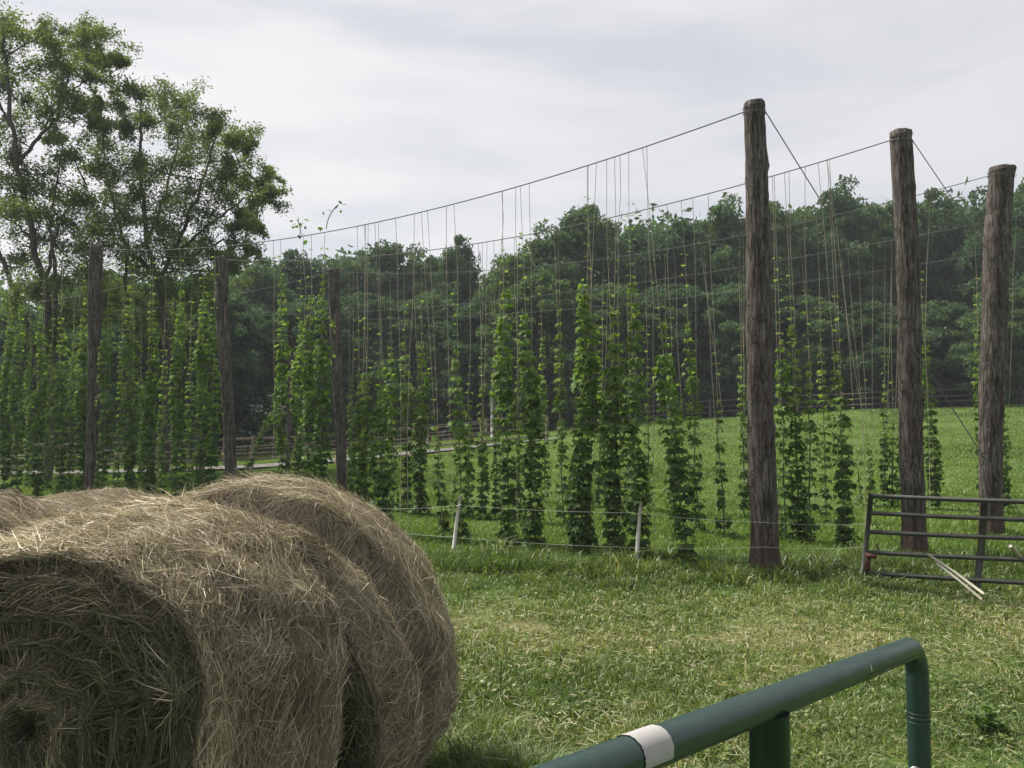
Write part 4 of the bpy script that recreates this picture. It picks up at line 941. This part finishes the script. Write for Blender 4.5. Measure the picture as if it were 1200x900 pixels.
for (hx, hy) in ((1028, 645), (1034, 669)):
    mb = MB(); p = gp(hx, hy) + [0, -.02, 0]; mb.tube(rel([p + [0, 0, -.01], p + [-.01, -.02, .045], p + [-.03, -.02, .075]], root), .008, 6); mb.build('hook', M_oldgate, root)
# cream pipes lying against the gate
for (xa, ya, xb, yb, dy, w_, lb) in ((1079, 647, 1153, 699, -.14, .015, 'upper cream pipe of the pair slanting against the metal gate'), (1086, 657, 1151, 705, -.20, .013, 'lower thinner cream pipe of the pair slanting against the metal gate'), (1174, 637, 1216, 680, -.14, .02, 'single cream pipe slanting against the metal gate near the picture edge')):
    a = gp(xa, ya) + [0, dy, 0]; b_ = hit(xb, yb)
    b_ = b_ + [0, 0, .015]
    mb = MB(); d = b_ - a; mb.tube([a * 0, d * .5 + [0, 0, .01], d], w_, 10); o = mb.build('cream_pipe', M_pvc, None, True); o.location = [float(q_) for q_ in a]; tag(o, lb, 'pipe', 'cream pipes on the gate')
a = gp(1021, 612) + [0, -.04, 0]; b_ = hit(1098, 672); wire_obj('loose_wire', 'thin slack wire trailing from the gate stile to the pipes', 'wire', sagline(a, b_ + [0, 0, .05], .03), .005, M_wire)

# ------------------------------------------------------------------ foreground green gate
p_end = at(1074, 757, 1.40); p_near = at(722, 893, .72)
d = p_near - p_end; d /= np.linalg.norm(d); zt = p_end[2]
root = thing('tube_gate', 'dark green enamelled tube gate in the foreground, bent corner, white tape', 'gate', None, (p_end[0], p_end[1], 0))
rad = .0180; Rb = .05
a = np.linspace(0, math.pi / 2, 12); cor = p_end + d * Rb - [0, 0, Rb]
bend = [cor - d * Rb * math.cos(t) + np.array([0, 0, Rb]) * math.sin(t) for t in a]
far = p_near + d * 2.2
path = [p_end - [0, 0, zt - .12], p_end - [0, 0, .6], p_end - [0, 0, .25]] + bend + [p_near, far]
mb = MB(); mb.tube(rel(path, root), rad, 28); mb.build('outer_frame', M_gate, root, True)
def on_rail(px):     # point of the top rail at picture column px
    def pxof(t): q_ = p_end + d * t; return 600 + F * q_[0] / (CP * q_[1] + SP * (q_[2] - CAM_Z))
    return p_end + d * min(np.linspace(-.05, .9, 3000), key=lambda t: abs(pxof(t) - px))
u = on_rail(901); mb = MB(); mb.tube(rel([u - [0, 0, .010], u - [0, 0, .3], u - [0, 0, u[2] - .14]], root), .0225, 24); mb.build('upright', M_gate, root, True)
for zz in (.21, .42, .63, .84):
    mb = MB(); mb.tube(rel([p_end + d * .012 - [0, 0, zz], far - [0, 0, zz]], root), rad * .9, 16); mb.build('rail', M_gate, root, True)
for zz in (.105, .112, .12):
    mb = MB(); mb.tube(rel([p_end - [0, 0, zz], p_end - [0, 0, zz + .003]], root), rad + .0006, 28); mb.build('crimp_ring', M_gate, root, True)
# rubbed streak and a nick in the paint of the top rail
sd_ = np.cross(d, [0, 0, 1.]); sd_ /= np.linalg.norm(sd_); up_ = np.cross(sd_, d)
sd_ = sd_ * (-1 if sd_[1] > 0 else 1)
def on_skin(t0, t1, a0_, w_, n_=14):
    V = []
    for t in np.linspace(t0, t1, n_):
        for a_ in (a0_ - w_ * (.5 + .5 * math.sin(t * 60) ** 2), a0_ + w_): V.append(p_end + d * t + (sd_ * math.sin(a_) + up_ * math.cos(a_)) * (rad + .0007))
    return rel(V, root), [np.array([[2 * k, 2 * k + 1, 2 * k + 3, 2 * k + 2] for k in range(n_ - 1)])]
v, f = on_skin(.05, .30, 1.95, .10); obj('rubbed_streak', mesh_np('rubbed_streak', v, f), solid('bare_metal', (.17, .13, .10), .55, c2=(.07, .075, .06), nscale=60), root)
v, f = on_skin(.288, .291, 1.35, .22, 3); obj('paint_nick', mesh_np('paint_nick', v, f), M_white, root)
# tape: a sleeve with ragged ends over the rail
c0, c1 = on_rail(769), on_rail(735); mb = MB()
n = 28; aa = np.linspace(-1.9, 1.9, n); side = sd_
V = []; r = np.random.default_rng(5)
for t in np.linspace(0, 1, 6):
    for a_ in aa:
        e = r.normal(0, .0005) if t in (0., 1.) else 0
        V.append(c0 + (c1 - c0) * t + d * e + (side * math.sin(a_) + up_ * math.cos(a_)) * (rad + .0009))
q = [[i * n + j, i * n + j + 1, (i + 1) * n + j + 1, (i + 1) * n + j] for i in range(5) for j in range(n - 1)]
tp = obj('tape', mesh_np('tape', rel(V, root), [np.array(q)], None, True), M_tape, root); tp['label'] = 'dirty white tape wrapped round the top rail'

x, y, r = scatter(15000, 2.0, 10.2, .95, -.42, .75, 55)
k = ~in_bale(x, y) & (vnoise(x, y, .38, 61) > .60) & (dryness(x, y) < .45); x, y = x[k], y[k]
v, f, tn = leafy(x, y, r.uniform(.016, .036, len(x)), r); tag(obj('ground_weeds', mesh_np('ground_weeds', v, [f], tn), M_grass), 'low clover and plantain leaves mixed into the turf', 'weeds', kind='stuff')
# ------------------------------------------------------------------ a few weeds that stand out of the turf
def weed(px, py, h, n, sp, ls, label, seed, nm='weed_clump'):
    r = np.random.default_rng(seed); g = hit(px, py); root = thing(nm, label, 'weed', None, g); mb = MB(); Vs = []
    for k in range(n):
        an = r.uniform(0, 6.28); e = np.array([math.cos(an) * sp * r.random(), math.sin(an) * sp * r.random(), h * r.uniform(.5, 1)])
        mb.tube([(0, 0, -.02), e * [.4, .4, .6], e], [.004, .003, .002], 4)
        m = 8; t = r.uniform(.3, 1, m)[:, None]; P = e * t; D = r.normal(0, 1, (m, 3)); D[:, 2] = np.abs(D[:, 2]) * .4
        Vs.append(leaf_batch(P, D, np.array([[0, 0, 1.]]) + r.normal(0, .4, (m, 3)), r.uniform(.6, 1.2, m) * ls, np.clip(r.normal(.4, .12, m), 0, 1)))
    mb.build('stem', M_stem, root); v, f, tn = join(Vs); obj('foliage', mesh_np('foliage', v, f, tn), M_hop, root)
weed(1160, 862, .15, 12, .13, .045, 'broad-leaved weed clump right of the green tube gate', 1)
weed(586, 822, .30, 3, .03, .02, 'thin upright weed stalk beside the large bale flank', 2, 'weed_stalk')

# ------------------------------------------------------------------ thin summer haze
hm, hnt, hout = new_mat('haze_air')
pv = N(hnt, 'ShaderNodeVolumePrincipled', Density=.0007); pv.inputs['Color'].default_value = (.78, .86, .95, 1); pv.inputs['Anisotropy'].default_value = .1
hnt.links.new(pv.outputs[0], hout.inputs['Volume'])
mb = MB(); mb.box((-260, 190, 29), (290, 190, 29), 440, 62)
tag(mb.build('haze', hm), 'thin pale summer haze over the fields', 'haze', kind='stuff')
sc.cycles.volume_bounces = 0
